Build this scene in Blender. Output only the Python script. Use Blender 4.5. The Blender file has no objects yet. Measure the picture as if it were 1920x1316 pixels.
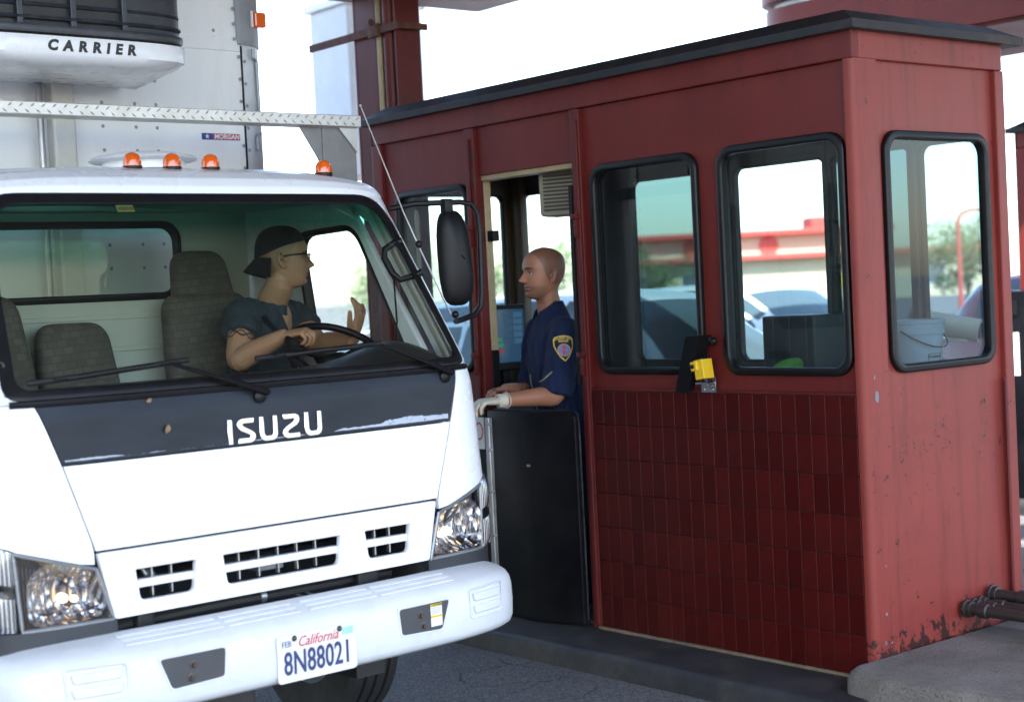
import bpy, bmesh, math, random
from mathutils import Vector, Matrix, noise, Quaternion
from mathutils.bvhtree import BVHTree
R = math.radians
random.seed(7)
scene = bpy.context.scene
COL = scene.collection

# ------------------------------------------------------------------ camera, sky, sun, exposure
cam_data = bpy.data.cameras.new('camera')
cam = bpy.data.objects.new('camera', cam_data); COL.objects.link(cam)
cam_data.sensor_width = 36.0
cam_data.lens = 54.894
cam_data.clip_start = 0.05; cam_data.clip_end = 3000
cam_data.dof.use_dof = True
cam_data.dof.focus_distance = 6.3
cam_data.dof.aperture_fstop = 2.4
cam.matrix_world = Matrix(((0.76913642, 0.06170473, -0.6360988, 0.0),
                           (-0.63710689, -0.00421228, -0.77076395, 0.0),
                           (-0.05023921, 0.99808556, 0.03607269, 1.70),
                           (0, 0, 0, 1)))
scene.camera = cam
SUN_EL, SUN_AZ = 52.0, 240.0      # azimuth: direction towards the sun, counter-clockwise from +X
world = bpy.data.worlds.new('World'); scene.world = world; world.use_nodes = True
wn = world.node_tree
wn.nodes.clear()
sky = wn.nodes.new('ShaderNodeTexSky'); sky.sky_type = 'NISHITA'; sky.sun_disc = False
sky.sun_elevation = R(SUN_EL); sky.sun_rotation = R(90 - SUN_AZ)
sky.air_density = 1.0; sky.dust_density = 1.2; sky.ozone_density = 1.0
bgn = wn.nodes.new('ShaderNodeBackground'); bgn.inputs[1].default_value = 0.15
wo = wn.nodes.new('ShaderNodeOutputWorld')
wn.links.new(sky.outputs[0], bgn.inputs[0]); wn.links.new(bgn.outputs[0], wo.inputs[0])
sl = bpy.data.lights.new('sun', 'SUN'); sl.energy = 4.5; sl.angle = R(0.5); sl.color = (1.0, 0.95, 0.88)
sun = bpy.data.objects.new('sun', sl); COL.objects.link(sun)
_d = Vector((math.cos(R(SUN_EL)) * math.cos(R(SUN_AZ)), math.cos(R(SUN_EL)) * math.sin(R(SUN_AZ)), math.sin(R(SUN_EL))))
sun.rotation_euler = _d.to_track_quat('Z', 'Y').to_euler()
sun.location = (0, 0, 20)
vs = scene.view_settings
vs.view_transform = 'Standard'; vs.look = 'None'; vs.exposure = 2.4; vs.gamma = 1.0; vs.use_curve_mapping = False
scene.cycles.max_bounces = 10; scene.cycles.transparent_max_bounces = 24
scene.cycles.diffuse_bounces = 5; scene.cycles.glossy_bounces = 4; scene.cycles.transmission_bounces = 8
scene.cycles.caustics_reflective = False; scene.cycles.caustics_refractive = False
scene.cycles.sample_clamp_indirect = 6.0
scene.cycles.use_denoising = True

# ------------------------------------------------------------------ materials
MATS = {}
def nodes_of(m):
    m.use_nodes = True
    nt = m.node_tree
    return nt, nt.nodes['Principled BSDF']
def _ramp(nt, fac, stops):
    r = nt.nodes.new('ShaderNodeValToRGB')
    while len(r.color_ramp.elements) < len(stops): r.color_ramp.elements.new(0.5)
    for e, (p, c) in zip(r.color_ramp.elements, stops):
        e.position = p; e.color = (c, c, c, 1) if isinstance(c, (int, float)) else (*c, 1)
    nt.links.new(fac, r.inputs[0]); return r.outputs[0]
def _noise(nt, scale, detail=4, rough=0.55, coord='Object', stretch=None, dist=0.0):
    tc = nt.nodes.new('ShaderNodeTexCoord')
    src = tc.outputs[coord]
    if stretch:
        mp = nt.nodes.new('ShaderNodeMapping'); mp.inputs['Scale'].default_value = stretch
        nt.links.new(src, mp.inputs[0]); src = mp.outputs[0]
    n = nt.nodes.new('ShaderNodeTexNoise'); n.inputs['Scale'].default_value = scale
    n.inputs['Detail'].default_value = detail; n.inputs['Roughness'].default_value = rough
    n.inputs['Distortion'].default_value = dist
    nt.links.new(src, n.inputs['Vector']); return n.outputs['Fac']
def _mix(nt, fac, a, b, blend='MIX'):
    m = nt.nodes.new('ShaderNodeMix'); m.data_type = 'RGBA'; m.blend_type = blend
    if isinstance(fac, (int, float)): m.inputs[0].default_value = fac
    else: nt.links.new(fac, m.inputs[0])
    for s, v in ((6, a), (7, b)):
        if isinstance(v, tuple): m.inputs[s].default_value = (*v, 1)
        else: nt.links.new(v, m.inputs[s])
    return m.outputs[2]
def _math(nt, op, a, b=None, clamp=False):
    m = nt.nodes.new('ShaderNodeMath'); m.operation = op; m.use_clamp = clamp
    for i, v in enumerate((a, b)):
        if v is None: continue
        if isinstance(v, (int, float)): m.inputs[i].default_value = v
        else: nt.links.new(v, m.inputs[i])
    return m.outputs[0]
def _bump(nt, bsdf, h, strength=0.2, dist=0.004):
    b = nt.nodes.new('ShaderNodeBump'); b.inputs['Strength'].default_value = strength; b.inputs['Distance'].default_value = dist
    nt.links.new(h, b.inputs['Height']); nt.links.new(b.outputs[0], bsdf.inputs['Normal']); return b
def mat(name, col, rough=0.5, metal=0.0, var=0.12, vscale=6.0, dirt=0.0, dirtcol=(0.05, 0.045, 0.04), dscale=2.5, bump=0.0, bscale=60.0, coat=0.0, spec=None, stretch=None, emit=None, estr=0.0):
    if name in MATS: return MATS[name]
    m = bpy.data.materials.new(name); MATS[name] = m
    nt, b = nodes_of(m)
    b.inputs['Roughness'].default_value = rough; b.inputs['Metallic'].default_value = metal
    if coat: b.inputs['Coat Weight'].default_value = coat; b.inputs['Coat Roughness'].default_value = 0.06
    if spec is not None: b.inputs['Specular IOR Level'].default_value = spec
    n1 = _noise(nt, vscale, 5, 0.6, stretch=stretch)
    c = _mix(nt, _ramp(nt, n1, ((0.3, 0.0), (0.7, 1.0))), tuple(x * (1 - var) for x in col), tuple(min(1, x * (1 + var)) for x in col))
    if dirt:
        n2 = _noise(nt, dscale, 8, 0.68, stretch=stretch)
        c = _mix(nt, _math(nt, 'MULTIPLY', _ramp(nt, n2, ((0.48, 0.0), (0.72, 1.0))), dirt), c, dirtcol)
    nt.links.new(c, b.inputs['Base Color'])
    rr = _noise(nt, vscale * 2.3, 4)
    nt.links.new(_math(nt, 'ADD', _math(nt, 'MULTIPLY', _math(nt, 'SUBTRACT', rr, 0.5), 0.3 * min(1, rough * 2)), rough, True), b.inputs['Roughness'])
    if bump: _bump(nt, b, _noise(nt, bscale, 4), bump)
    if emit: b.inputs['Emission Color'].default_value = (*emit, 1); b.inputs['Emission Strength'].default_value = estr
    return m
def glass(name, tint=(0.9, 0.95, 0.93), rough=0.0, ior=1.5, refl=1.0, dust=0.0, band=None):
    """thin pane: tinted transmission plus a Fresnel mirror and a film of dust"""
    if name in MATS: return MATS[name]
    m = bpy.data.materials.new(name); MATS[name] = m; m.use_nodes = True
    nt = m.node_tree; nt.nodes.clear()
    out = nt.nodes.new('ShaderNodeOutputMaterial')
    tr = nt.nodes.new('ShaderNodeBsdfTransparent'); tr.inputs[0].default_value = (*tint, 1)
    if band:
        tc = nt.nodes.new('ShaderNodeTexCoord'); sp = nt.nodes.new('ShaderNodeSeparateXYZ')
        nt.links.new(tc.outputs['Object'], sp.inputs[0])
        z0, z1, col = band
        mr = nt.nodes.new('ShaderNodeMapRange'); mr.inputs[1].default_value = z0; mr.inputs[2].default_value = z1
        nt.links.new(sp.outputs[2], mr.inputs[0])
        nt.links.new(_mix(nt, mr.outputs[0], tint, col), tr.inputs[0])
    gl = nt.nodes.new('ShaderNodeBsdfGlossy'); gl.inputs['Roughness'].default_value = rough
    fr = nt.nodes.new('ShaderNodeFresnel'); gm = nt.nodes.new('ShaderNodeNewGeometry')
    nt.links.new(_math(nt, 'ADD', ior, _math(nt, 'MULTIPLY', gm.outputs['Backfacing'], 1.0 / ior - ior)), fr.inputs[0])   # the same mirror from either side
    mx = nt.nodes.new('ShaderNodeMixShader')
    nt.links.new(_math(nt, 'MULTIPLY', fr.outputs[0], refl), mx.inputs[0])
    nt.links.new(tr.outputs[0], mx.inputs[1]); nt.links.new(gl.outputs[0], mx.inputs[2])
    last = mx.outputs[0]
    if dust:
        df = nt.nodes.new('ShaderNodeBsdfDiffuse'); df.inputs[0].default_value = (0.6, 0.58, 0.55, 1)
        n = _noise(nt, 3.0, 8, 0.7); sp2 = _noise(nt, 55.0, 2, 0.5)
        f = _math(nt, 'ADD', _math(nt, 'MULTIPLY', _ramp(nt, n, ((0.35, 0.1), (0.75, 1.0))), dust),
                  _math(nt, 'MULTIPLY', _ramp(nt, sp2, ((0.74, 0.0), (0.78, 1.0))), dust * 3.0), True)
        m2 = nt.nodes.new('ShaderNodeMixShader'); nt.links.new(f, m2.inputs[0])
        nt.links.new(last, m2.inputs[1]); nt.links.new(df.outputs[0], m2.inputs[2]); last = m2.outputs[0]
    nt.links.new(last, out.inputs[0])
    return m

# ------------------------------------------------------------------ object helpers
def link(name, me, m=None, parent=None, smooth=False, angle=None):
    o = bpy.data.objects.new(name, me); COL.objects.link(o)
    if m is not None:
        me.materials.clear(); me.materials.append(m)
    if parent is not None: o.parent = parent
    if smooth:
        me.shade_smooth()
        if angle is not None: me.set_sharp_from_angle(angle=R(angle))
    return o
def raw(name, verts, faces, m, parent=None, smooth=False, angle=40):
    me = bpy.data.meshes.new(name); me.from_pydata([tuple(v) for v in verts], [], faces); me.update()
    return link(name, me, m, parent, smooth, angle)
def thing(name, label, cat, loc=(0, 0, 0), rz=0.0, group=None):
    o = bpy.data.objects.new(name, None); COL.objects.link(o); o.empty_display_size = 0.2
    o.location = loc; o.rotation_euler = (0, 0, rz)
    return tag(o, label, cat, group)
def tag(o, label=None, cat=None, group=None, kind=None):
    if label: o['label'] = label
    if cat: o['category'] = cat
    if group: o['group'] = group
    if kind: o['kind'] = kind
    return o
def copy_tree(o, parent=None):
    c = o.copy(); COL.objects.link(c); c.parent = parent
    for ch in o.children: copy_tree(ch, c)
    return c
class B:
    """collects shapes for ONE mesh"""
    def __init__(s): s.bm = bmesh.new()
    def box(s, x0, y0, z0, x1, y1, z1, bev=0.0, M=None, seg=2):
        g = bmesh.ops.create_cube(s.bm, size=1.0)['verts']
        for v in g: v.co = Vector(((x0 + x1) / 2 + v.co.x * (x1 - x0), (y0 + y1) / 2 + v.co.y * (y1 - y0), (z0 + z1) / 2 + v.co.z * (z1 - z0)))
        es = list({e for v in g for e in v.link_edges})
        if bev:
            r = bmesh.ops.bevel(s.bm, geom=es, offset=bev, segments=seg, affect='EDGES', profile=0.5)
            g = list({v for f in r['faces'] for v in f.verts} | {v for v in g if v.is_valid})
        if M is not None:
            for v in g: v.co = M @ v.co
        return g
    def tube(s, pts, r, n=10, cap=True, close=False, flat=None):
        pts = [Vector(p) for p in pts]; rs = r if isinstance(r, list) else [r] * len(pts)
        rings = []; ref = None
        for i, p in enumerate(pts):
            if close: t = pts[(i + 1) % len(pts)] - pts[i - 1]
            else: t = (pts[min(i + 1, len(pts) - 1)] - pts[max(i - 1, 0)])
            t.normalize()
            if ref is None:
                ref = Vector((0, 0, 1)) if abs(t.z) < 0.9 else Vector((1, 0, 0))
                if flat is not None: ref = Vector(flat)
            a = ref - t * ref.dot(t); a.normalize(); b = t.cross(a); ref = a
            rr = rs[i] if isinstance(rs[i], (tuple, list)) else (rs[i], rs[i])
            rings.append([s.bm.verts.new(p + a * (math.cos(k * 2 * math.pi / n) * rr[0]) + b * (math.sin(k * 2 * math.pi / n) * rr[1])) for k in range(n)])
        m = len(rings)
        for i in range(m if close else m - 1):
            A, Bb = rings[i], rings[(i + 1) % m]
            for k in range(n): s.bm.faces.new((A[k], A[(k + 1) % n], Bb[(k + 1) % n], Bb[k]))
        if cap and not close:
            s.bm.faces.new(rings[0][::-1]); s.bm.faces.new(rings[-1])
        return rings
    def lathe(s, prof, n=24, M=None, capend=False):
        rings = []
        for (r, z) in prof:
            rings.append([s.bm.verts.new(Vector((r * math.cos(k * 2 * math.pi / n), r * math.sin(k * 2 * math.pi / n), z))) for k in range(n)])
        for i in range(len(rings) - 1):
            for k in range(n): s.bm.faces.new((rings[i][k], rings[i][(k + 1) % n], rings[i + 1][(k + 1) % n], rings[i + 1][k]))
        if capend:
            s.bm.faces.new(rings[0][::-1]); s.bm.faces.new(rings[-1])
        if M is not None:
            for rg in rings:
                for v in rg: v.co = M @ v.co
    def prism(s, loop, f0, f1, closed=True):
        """2D loop mapped by f0 and f1 (front and back), joined"""
        A = [s.bm.verts.new(Vector(f0(*p))) for p in loop]; Bb = [s.bm.verts.new(Vector(f1(*p))) for p in loop]
        n = len(loop)
        s.bm.faces.new(A); s.bm.faces.new(Bb[::-1])
        for i in range(n): s.bm.faces.new((A[i], Bb[i], Bb[(i + 1) % n], A[(i + 1) % n]))
    def sphere(s, c, r, n=12, M=None):
        g = bmesh.ops.create_uvsphere(s.bm, u_segments=n, v_segments=max(6, n * 2 // 3), radius=1.0)['verts']
        rr = r if isinstance(r, (tuple, list)) else (r, r, r)
        for v in g:
            q = Vector((v.co.x * rr[0], v.co.y * rr[1], v.co.z * rr[2]))
            v.co = Vector(c) + (M @ q if M is not None else q)
    def grid(s, fn, nu, nv, u0=0.0, u1=1.0, v0=0.0, v1=1.0, flip=False):
        V = [[s.bm.verts.new(Vector(fn(u0 + (u1 - u0) * i / nu, v0 + (v1 - v0) * j / nv))) for j in range(nv + 1)] for i in range(nu + 1)]
        for i in range(nu):
            for j in range(nv):
                q = (V[i][j], V[i + 1][j], V[i + 1][j + 1], V[i][j + 1])
                s.bm.faces.new(q[::-1] if flip else q)
        return V
    def solid_grid(s, fn, nu, nv, off):
        """grid of fn(a, b) closed with a copy moved by the vector off"""
        off = Vector(off)
        A = s.grid(fn, nu, nv); Bb = s.grid(lambda a, b: Vector(fn(a, b)) + off, nu, nv, flip=True)
        def strip(P, Q):
            for i in range(len(P) - 1): s.bm.faces.new((P[i], Q[i], Q[i + 1], P[i + 1]))
        strip([A[i][0] for i in range(nu + 1)], [Bb[i][0] for i in range(nu + 1)])
        strip([A[i][nv] for i in range(nu, -1, -1)], [Bb[i][nv] for i in range(nu, -1, -1)])
        strip([A[0][j] for j in range(nv, -1, -1)], [Bb[0][j] for j in range(nv, -1, -1)])
        strip([A[nu][j] for j in range(nv + 1)], [Bb[nu][j] for j in range(nv + 1)])
    def build(s, name, m, parent=None, smooth=False, angle=35, bev=0.0):
        bmesh.ops.recalc_face_normals(s.bm, faces=s.bm.faces)
        me = bpy.data.meshes.new(name); s.bm.to_mesh(me); s.bm.free()
        o = link(name, me, m, parent, smooth, angle)
        return o
def rrect(a0, b0, a1, b1, r, n=6):
    L = []
    for (ca, cb, t0) in ((a1 - r, b1 - r, 0), (a0 + r, b1 - r, 90), (a0 + r, b0 + r, 180), (a1 - r, b0 + r, 270)):
        for k in range(n + 1):
            t = R(t0 + 90.0 * k / n); L.append((ca + r * math.cos(t), cb + r * math.sin(t)))
    return L
def rect(a0, b0, a1, b1): return [(a0, b0), (a1, b0), (a1, b1), (a0, b1)]
def shape2d(loops, thick, bev=0.0, bres=1):
    """flat outline with holes, extruded from c = 0 to c = thick, as a mesh"""
    cu = bpy.data.curves.new('tmp', 'CURVE'); cu.dimensions = '2D'; cu.fill_mode = 'BOTH'
    cu.extrude = max(thick / 2 - bev, 1e-5); cu.bevel_depth = bev; cu.bevel_resolution = bres; cu.offset = -bev
    for L in loops:
        sp = cu.splines.new('POLY'); sp.points.add(len(L) - 1); sp.use_cyclic_u = True
        for p, (a, b) in zip(sp.points, L): p.co = (a, b, 0, 1)
    ob = bpy.data.objects.new('tmp', cu)
    me = bpy.data.meshes.new_from_object(ob)
    bpy.data.objects.remove(ob); bpy.data.curves.remove(cu)
    for v in me.vertices: v.co.z += thick / 2
    return me
def mapmesh(me, fn, cuts=None):
    """optional cuts: list of (axis, value) bisections before mapping"""
    bm = bmesh.new(); bm.from_mesh(me)
    bmesh.ops.remove_doubles(bm, verts=bm.verts, dist=1e-5)
    for ax, val in (cuts or []):
        no = Vector((0, 0, 0)); no[ax] = 1; co = Vector((0, 0, 0)); co[ax] = val
        bmesh.ops.bisect_plane(bm, geom=bm.verts[:] + bm.edges[:] + bm.faces[:], plane_co=co, plane_no=no)
    for v in bm.verts: v.co = Vector(fn(v.co.x, v.co.y, v.co.z))
    bmesh.ops.recalc_face_normals(bm, faces=bm.faces)
    bm.to_mesh(me); bm.free(); me.update(); return me
def panel(name, loops, thick, fn, m, parent=None, bev=0.0, cuts=None, smooth=False, angle=30):
    return link(name, mapmesh(shape2d(loops, thick, bev), fn, cuts), m, parent, smooth, angle)
def text_mesh(txt, size, thick=0.004, shear=0.0, spacing=1.0, align='CENTER', offset=0.0, sx=1.0):
    cu = bpy.data.curves.new('tmp', 'FONT'); cu.body = txt; cu.size = size; cu.extrude = thick / 2; cu.shear = shear
    cu.space_character = spacing; cu.align_x = align; cu.align_y = 'CENTER'; cu.offset = offset; cu.resolution_u = 3
    ob = bpy.data.objects.new('tmp', cu); me = bpy.data.meshes.new_from_object(ob)
    bpy.data.objects.remove(ob); bpy.data.curves.remove(cu)
    for v in me.vertices: v.co.x *= sx; v.co.z += thick / 2
    return me
def text(name, txt, size, fn, m, parent, **k):
    return link(name, mapmesh(text_mesh(txt, size, **k), fn), m, parent)
def lerp_tab(tab, x):
    if x <= tab[0][0]: return tab[0][1]
    for (a, b), (c, d) in zip(tab, tab[1:]):
        if x <= c:
            return b + (d - b) * (x - a) / (c - a)
    return tab[-1][1]
def smooth_tab(tab, x):
    """Catmull-Rom through the table"""
    n = len(tab)
    if x <= tab[0][0]: return tab[0][1]
    if x >= tab[-1][0]: return tab[-1][1]
    for i in range(n - 1):
        if x <= tab[i + 1][0]:
            x0, y0 = tab[i]; x1, y1 = tab[i + 1]
            m0 = (y1 - tab[max(i - 1, 0)][1]) / max(1e-9, x1 - tab[max(i - 1, 0)][0])
            m1 = (tab[min(i + 2, n - 1)][1] - y0) / max(1e-9, tab[min(i + 2, n - 1)][0] - x0)
            h = x1 - x0; t = (x - x0) / h
            return (2 * t ** 3 - 3 * t * t + 1) * y0 + (t ** 3 - 2 * t * t + t) * h * m0 + (-2 * t ** 3 + 3 * t * t) * y1 + (t ** 3 - t * t) * h * m1
def gauss(x, s): return math.exp(-(x / s) ** 2)
# ------------------------------------------------------------------ shared materials
def red_paint(name, base=(0.192, 0.0315, 0.0255), chips=0.5, rough=0.42, fade=(0.24, 0.045, 0.036), chipz=None):
    """sun-faded red enamel with stains, pin holes and chipped spots"""
    m = bpy.data.materials.new(name); MATS[name] = m
    nt, b = nodes_of(m)
    f1 = _ramp(nt, _noise(nt, 1.6, 6, 0.6), ((0.32, 0.0), (0.72, 1.0)))
    c = _mix(nt, f1, base, tuple(x * 1.25 for x in base))
    c = _mix(nt, _math(nt, 'MULTIPLY', _ramp(nt, _noise(nt, 3.0, 6, 0.6, stretch=(1, 1, 0.35)), ((0.45, 0.0), (0.8, 1.0))), 0.35), c, fade)
    st = _ramp(nt, _noise(nt, 6.0, 8, 0.72, stretch=(3.0, 3.0, 0.22)), ((0.50, 0.0), (0.74, 1.0)))
    c = _mix(nt, _math(nt, 'MULTIPLY', st, 0.45), c, (0.030, 0.009, 0.008))
    blot = _ramp(nt, _noise(nt, 2.0, 9, 0.75), ((0.52, 0.0), (0.70, 1.0)))
    c = _mix(nt, _math(nt, 'MULTIPLY', blot, 0.28), c, (0.035, 0.012, 0.012))
    tc = nt.nodes.new('ShaderNodeTexCoord'); sp = nt.nodes.new('ShaderNodeSeparateXYZ'); nt.links.new(tc.outputs['Object'], sp.inputs[0])
    big = _noise(nt, 2.6, 3, 0.6)
    fine = _noise(nt, 130.0, 4, 0.7)
    mid = _noise(nt, 26.0, 4, 0.65)
    hi = nt.nodes.new('ShaderNodeMapRange')
    z0, z1 = chipz or (1.35, 0.2)
    hi.inputs[1].default_value = z0; hi.inputs[2].default_value = z1; hi.inputs[3].default_value = 0.0; hi.inputs[4].default_value = 1.0
    nt.links.new(sp.outputs[2], hi.inputs[0])
    zone = _math(nt, 'MULTIPLY', _ramp(nt, big, ((0.42, 0.0), (0.6, 1.0))), _ramp(nt, hi.outputs[0], ((0.0, 0.0), (0.12, 0.8), (1.0, 1.0))))
    th = _math(nt, 'MULTIPLY', zone, 0.14 * chips)
    spot = _math(nt, 'GREATER_THAN', _math(nt, 'ADD', _math(nt, 'MULTIPLY', fine, 0.55), _math(nt, 'MULTIPLY', mid, 0.45)), _math(nt, 'SUBTRACT', 0.668, th))
    c = _mix(nt, _math(nt, 'MULTIPLY', spot, 0.9), c, (0.014, 0.008, 0.008))
    if chipz:
        lowm = nt.nodes.new('ShaderNodeMapRange'); lowm.inputs[1].default_value = 0.36; lowm.inputs[2].default_value = 0.18
        nt.links.new(sp.outputs[2], lowm.inputs[0])
        rust = _math(nt, 'GREATER_THAN', _math(nt, 'ADD', _noise(nt, 14.0, 6, 0.7), _math(nt, 'MULTIPLY', lowm.outputs[0], 0.17)), 0.655)
        c = _mix(nt, _math(nt, 'MULTIPLY', rust, 0.9), c, (0.020, 0.011, 0.010))
    nt.links.new(c, b.inputs['Base Color'])
    b.inputs['Specular IOR Level'].default_value = 0.28
    nt.links.new(_math(nt, 'ADD', rough, _math(nt, 'MULTIPLY', _math(nt, 'SUBTRACT', f1, 0.5), 0.12), True), b.inputs['Roughness'])
    h = _math(nt, 'SUBTRACT', _math(nt, 'MULTIPLY', _noise(nt, 40.0, 3), 0.15), spot)
    _bump(nt, b, h, 0.25, 0.002)
    return m
M_RED = red_paint('red_enamel_shade_tone', base=(0.118, 0.0145, 0.0122), chips=0.35, fade=(0.21, 0.036, 0.026))  # same paint as the front, base darkened for the shaded lane face
M_REDF = red_paint('red_enamel_pitted_lit', chips=0.75, chipz=(1.35, 0.2))  # same paint as the lane, base lightened for the brighter-lit front
M_REDD = red_paint('red_steel', base=(0.090, 0.010, 0.009), chips=0.8, rough=0.5)
M_TRIM = mat('roof_grey', (0.014, 0.0145, 0.017), 0.5, spec=0.3, dirt=0.35, dirtcol=(0.10, 0.05, 0.035), dscale=5, bump=0.15)
M_RUBBER = mat('black_rubber', (0.005, 0.005, 0.006), 0.42, var=0.25, vscale=12, spec=0.3)
M_BLKP = mat('black_plastic', (0.0055, 0.0057, 0.007), 0.42, var=0.2, spec=0.25, dirt=0.1, dirtcol=(0.02, 0.02, 0.02))
M_BLKD = mat('black_door_skin', (0.0045, 0.0048, 0.0065), 0.38, var=0.25, spec=0.16, vscale=3, dirt=0.3, dirtcol=(0.02, 0.02, 0.023), dscale=6)
M_CREAM = mat('cream_paint', (0.40, 0.31, 0.18), 0.5, dirt=0.45, dirtcol=(0.13, 0.10, 0.07), dscale=7)
M_TAN = mat('bronze_post', (0.10, 0.07, 0.04), 0.4, var=0.15)
M_GREYIN = mat('interior_grey', (0.06, 0.062, 0.062), 0.6)
M_STEEL = mat('worn_steel', (0.42, 0.42, 0.43), 0.4, metal=0.9, var=0.2, dirt=0.4, dirtcol=(0.12, 0.09, 0.07))
M_CHROME = mat('chrome', (0.85, 0.85, 0.87), 0.08, metal=1.0, var=0.03)
M_GLASS = glass('booth_glass', (0.72, 0.82, 0.82), dust=0.012)
M_GLASST = glass('tinted_glass', (0.12, 0.185, 0.19), dust=0.008)
M_GLASSF = glass('pale_tinted_glass', (0.36, 0.47, 0.51), dust=0.012)
M_YEL = mat('yellow_plastic', (0.75, 0.48, 0.02), 0.4, var=0.05)
M_SIGNW = mat('sign_white', (0.75, 0.75, 0.74), 0.4, var=0.04)
M_INKRED = mat('ink_red', (0.5, 0.02, 0.03), 0.5, var=0.03)
M_INKBLK = mat('ink_black', (0.015, 0.015, 0.017), 0.5, var=0.03)
def tile_mat():
    m = bpy.data.materials.new('glazed_tile'); nt, b = nodes_of(m)
    oi = nt.nodes.new('ShaderNodeObjectInfo')
    c = _mix(nt, oi.outputs['Random'], (0.050, 0.0032, 0.0030), (0.072, 0.0046, 0.0038))
    c = _mix(nt, _math(nt, 'MULTIPLY', _ramp(nt, _noise(nt, 9.0, 6, 0.65, coord='Object'), ((0.45, 0.0), (0.75, 1.0))), 0.5), c, (0.026, 0.004, 0.004))
    nt.links.new(c, b.inputs['Base Color'])
    nt.links.new(_math(nt, 'ADD', 0.33, _math(nt, 'MULTIPLY', oi.outputs['Random'], 0.12)), b.inputs['Roughness'])
    b.inputs['Specular IOR Level'].default_value = 0.16
    _bump(nt, b, _noise(nt, 30.0, 3), 0.08)
    return m
M_TILE = tile_mat()
M_GROUT = mat('grout', (0.028, 0.016, 0.015), 0.9, var=0.3, vscale=20)

# ------------------------------------------------------------------ ground, kerb, island
def asphalt():
    m = bpy.data.materials.new('asphalt'); nt, b = nodes_of(m)
    c = _mix(nt, _ramp(nt, _noise(nt, 0.9, 7, 0.65), ((0.35, 0.0), (0.7, 1.0))), (0.052, 0.053, 0.058), (0.095, 0.097, 0.103))
    agg = nt.nodes.new('ShaderNodeTexVoronoi'); agg.inputs['Scale'].default_value = 130.0
    tc = nt.nodes.new('ShaderNodeTexCoord'); nt.links.new(tc.outputs['Object'], agg.inputs['Vector'])
    c = _mix(nt, 0.75, c, _mix(nt, _ramp(nt, agg.outputs['Color'], ((0.2, 0.15), (0.9, 1.0))), (0.02, 0.02, 0.022), (0.22, 0.22, 0.23)), 'MIX')
    cr = nt.nodes.new('ShaderNodeTexVoronoi'); cr.feature = 'DISTANCE_TO_EDGE'; cr.inputs['Scale'].default_value = 3.2
    mp = nt.nodes.new('ShaderNodeMix'); mp.data_type = 'VECTOR'; mp.inputs[0].default_value = 0.12
    nz = nt.nodes.new('ShaderNodeTexNoise'); nz.inputs['Scale'].default_value = 6.0; nt.links.new(tc.outputs['Object'], nz.inputs['Vector'])
    nt.links.new(tc.outputs['Object'], mp.inputs[4]); nt.links.new(nz.outputs['Color'], mp.inputs[5]); nt.links.new(mp.outputs[1], cr.inputs['Vector'])
    crack = _math(nt, 'MULTIPLY', _math(nt, 'LESS_THAN', cr.outputs['Distance'], 0.012), _ramp(nt, _noise(nt, 1.3, 3), ((0.5, 0.0), (0.6, 1.0))))
    c = _mix(nt, _math(nt, 'MULTIPLY', crack, 0.8), c, (0.012, 0.012, 0.012))
    oil = _ramp(nt, _noise(nt, 0.7, 5, 0.6), ((0.55, 0.0), (0.75, 1.0)))
    c = _mix(nt, _math(nt, 'MULTIPLY', oil, 0.5), c, (0.03, 0.03, 0.032))
    nt.links.new(c, b.inputs['Base Color']); b.inputs['Roughness'].default_value = 0.75
    _bump(nt, b, _math(nt, 'SUBTRACT', agg.outputs['Distance'], _math(nt, 'MULTIPLY', crack, 1.5)), 0.5, 0.004)
    return m
M_ASPH = asphalt()
g = B()
g.grid(lambda a, b: (-900 + 1800 * a, -900 + 1800 * b, 0.0), 24, 24)
tag(g.build('ground', M_ASPH), kind='structure')
M_KERB = mat('kerb_black_paint', (0.018, 0.018, 0.022), 0.55, var=0.5, vscale=3, dirt=0.75, dirtcol=(0.06, 0.055, 0.05), dscale=4, bump=0.6, bscale=45)
def concrete(name, a, bcol):
    m = bpy.data.materials.new(name); nt, b = nodes_of(m)
    c = _mix(nt, _ramp(nt, _noise(nt, 2.2, 7, 0.65), ((0.35, 0.0), (0.7, 1.0))), a, bcol)
    pit = _ramp(nt, _noise(nt, 120.0, 3, 0.6), ((0.56, 0.0), (0.68, 1.0)))
    c = _mix(nt, _math(nt, 'MULTIPLY', pit, 0.45), c, (0.05, 0.045, 0.04))
    c = _mix(nt, _math(nt, 'MULTIPLY', _ramp(nt, _noise(nt, 1.1, 8, 0.7), ((0.52, 0.0), (0.72, 1.0))), 0.5), c, (0.09, 0.08, 0.07))
    nt.links.new(c, b.inputs['Base Color']); b.inputs['Roughness'].default_value = 0.85
    _bump(nt, b, _math(nt, 'SUBTRACT', _noise(nt, 70.0, 6, 0.7), pit), 0.8, 0.008)
    return m
M_CONC = concrete('concrete', (0.20, 0.19, 0.175), (0.32, 0.305, 0.28))
M_CONCD = concrete('weathered_concrete', (0.135, 0.12, 0.105), (0.25, 0.235, 0.215))
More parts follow.
